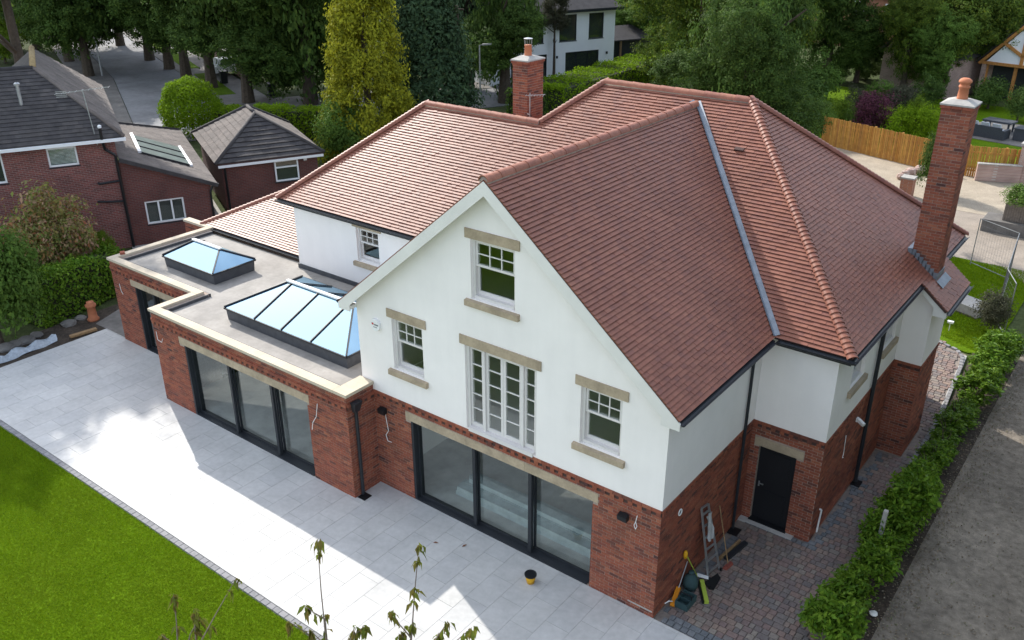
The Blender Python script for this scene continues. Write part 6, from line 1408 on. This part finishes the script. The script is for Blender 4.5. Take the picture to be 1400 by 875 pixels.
# temporary mesh fence
r_ = [gz(1341, 299, 2), gz(1394, 319, 2), gz(1378, 368, 2), gz(1390, 388, 2)]
t = thing('mesh_fence', 'bent galvanised temporary mesh fence panels standing beside the drive', 'fence', (r_[2].x, r_[2].y, 0))
for a, c in zip(r_, r_[1:]):
    def pan(b):
        z0 = Vector((0, 0, -1.9)); b.tube(a, c, .016, .016, 7); b.tube(a + z0, c + z0, .016, .016, 7); b.tube(a + z0 - Vector((0, 0, .1)), a, .018, .018, 7); b.tube(c + z0 - Vector((0, 0, .1)), c, .018, .018, 7)
    pn = part('panel_frame', M['dullsteel'], t, pan)
    def wires(b):
        n = int((c - a).length / .12)
        for i in range(1, n): p_ = a.lerp(c, i / n); b.tube(p_, p_ - Vector((0, 0, 1.9)), .0022, .0022, 3, False)
        for i in range(1, 8): b.tube(a - Vector((0, 0, .24 * i)), c - Vector((0, 0, .24 * i)), .0022, .0022, 3, False)
    part('wire_mesh', M['dullsteel'], pn, wires)
# right hand lawn: low white wall, dark shrub, solar light
w0, w1 = up(1300, 414), up(1346, 432); t = thing('garden_wall', 'low pale rendered wall crossing the small lawn beside the house', 'wall', w0.lerp(w1, .5))
part('wall', M['concrete'], t, lambda b: b.bar(w0 + Vector((-.6, .25, .16)), w1 + Vector((0, 0, .16)), .9, .34)); part('soil_strip', M['soil'], t, lambda b: b.bar(w0 + Vector((-.6, .25, -.01)), w1 + Vector((0, 0, -.01)), 1.1, .03))  # soil coloured strip along the wall's foot, wider than the wall
bush('olive_shrub', 'grey brown small leaved shrub at the lane corner by the laurel hedge', up(1352, 455), .75, 1.7, M['f_grey'], 90)
q = up(1297, 452); t = thing('garden_light', 'small white garden light on a stake in the side lawn', 'light', q)
part('stake', M['white'], t, lambda b: b.tube(q, q + Vector((0, 0, .30)), .014, .014, 6)); part('head', M['white'], t, lambda b: b.box(q.x - .1, q.x + .1, q.y - .06, q.y + .06, .30, .37))
# kerb of pale setts along the drive edge
ke = sheet('kerb', [(2.60, 12.2), (2.73, 12.2), (2.5, 15.5), (2.38, 16.9), (2.27, 16.9), (2.37, 15.4)], -.005, M['grout'])
b = MB(); b.hexa([(-.055, 0, 0), (.055, 0, 0), (.055, .19, 0), (-.055, .19, 0), (-.05, .005, .06), (.05, .005, .06), (.05, .185, .06), (-.05, .185, .06)])
km = bpy.data.meshes.new('kerb_sett'); km.from_pydata([tuple(p) for p in b.v], [], b.f); km.materials.append(M['sett'])
crv = [(2.70, 9.0), (2.70, 12.2), (2.55, 14.0), (2.42, 15.8), (2.28, 16.7), (2.0, 17.15), (1.5, 17.35), (.9, 17.5), (0, 17.75), (-1.5, 18.1)]
pts = []
for (x0_, y0_), (x1_, y1_) in zip(crv, crv[1:]):
    n_ = max(1, int(math.hypot(x1_ - x0_, y1_ - y0_) / .2))
    for i in range(n_): pts.append((x0_ + (x1_ - x0_) * i / n_, y0_ + (y1_ - y0_) * i / n_, math.atan2(y1_ - y0_, x1_ - x0_) - math.pi / 2))
for (x_, y_, an_) in pts: o = new_obj('kerb_sett', km, ke, (x_, y_, -.012)); o.rotation_euler = (0, 0, an_)
# --- left garden
bush('photinia', 'orange red leaved photinia bush in front of the old brick house', up(78, 392), 1.9, 4.1, M['f_red'], 101, 'shrub', None, 5)
bush('garden_shrub', 'large glossy green shrub filling the left edge by the soil bed', up(2, 470), 1.7, 4.4, M['f_mid'], 103, 'shrub', None, 5)
bush('garden_shrub', 'dark green shrub between photinia and glossy shrub', up(48, 425), 1.1, 2.0, M['f_dark'], 104)
bush('garden_shrub', 'small yellow green ball shrub against the old brick wall', up(143, 352), .6, 1.2, M['f_lime'], 105)
a_, c_ = up(62, 452), up(160, 402)
hedge('leafy green garden hedge behind the terracotta pot', (a_.x - .7, a_.y, 0), (c_.x - .5, c_.y + .4, 0), 1.1, 1.75, 6500, .15, M['f_laurel'], 9)
t = thing('timber_bench', 'weathered timber staging below the photinia bush', 'bench', up(60, 400)); q = up(72, 392)
for i in range(3): part('plank', M['greywood'], t, lambda b: b.bar(q + Vector((-1.2 - i * .02, -.6 + i * .22, .55)), q + Vector((.9, 1.0 + i * .22, .55)), .2, .05))
for dx, dy in ((-.9, -.3), (.6, .9)): part('leg', M['greywood'], t, lambda b: b.box(q.x + dx, q.x + dx + .1, q.y + dy, q.y + dy + .1, -.02, .52))
# tall trees added behind the old house, inferred from the shade on the patio
tree('tall_tree', 'tall tree close behind the old brick house, its crown over the ridge', nn(-6.8, 14.6), 22, 4.8, M['f_mid'], 111, 9.0, 9, .32)
tree('tall_tree', 'tall tree behind the old brick house next to the street', nn(-3.4, 15.6), 22, 4.6, M['f_dark'], 113, 9.5, 9, .32)
# woods that close the view
g = np.random.default_rng(77); Vs, Fs, k0 = [], [], 0
for i in range(46):
    t_ = i / 45; c = Vector((-150, 62, 0)).lerp(Vector((-70, 118, 0)), t_ * 2) if t_ < .5 else Vector((-70, 118, 0)).lerp(Vector((45, 122, 0)), t_ * 2 - 1)
    c += Vector((g.uniform(-6, 6), g.uniform(-8, 14), 0)); R_ = g.uniform(5, 8); H_ = g.uniform(10, 17)
    P, N = crown_pts(1700, 45, .17, 300 + i, 1, .5, -.9); V, F = leaf_arrays(P * np.array([R_, R_, H_ / 2]) + np.array([c.x, c.y, H_ / 2 + .2]), N, 1.0, .55)
    Vs.append(V); Fs.append(F + k0); k0 += len(V)
kind(new_obj('woodland', mesh_np('woodland', np.concatenate(Vs), np.concatenate(Fs), M['f_mid'])), 'stuff')
# unseen trees added beyond the lane to darken the house's right side
for i in range(5): tree('added_lane_tree', 'leafy tree added out of view beyond the dirt lane to darken the house side', (11.5 + .8 * math.sin(i * 2.1), -5 + i * 5.6, 0), 11.5 + (i % 3), 3.6, M['f_mid'], 120 + i, .8, 7, .28, 'tree', 'trees added beyond the lane')
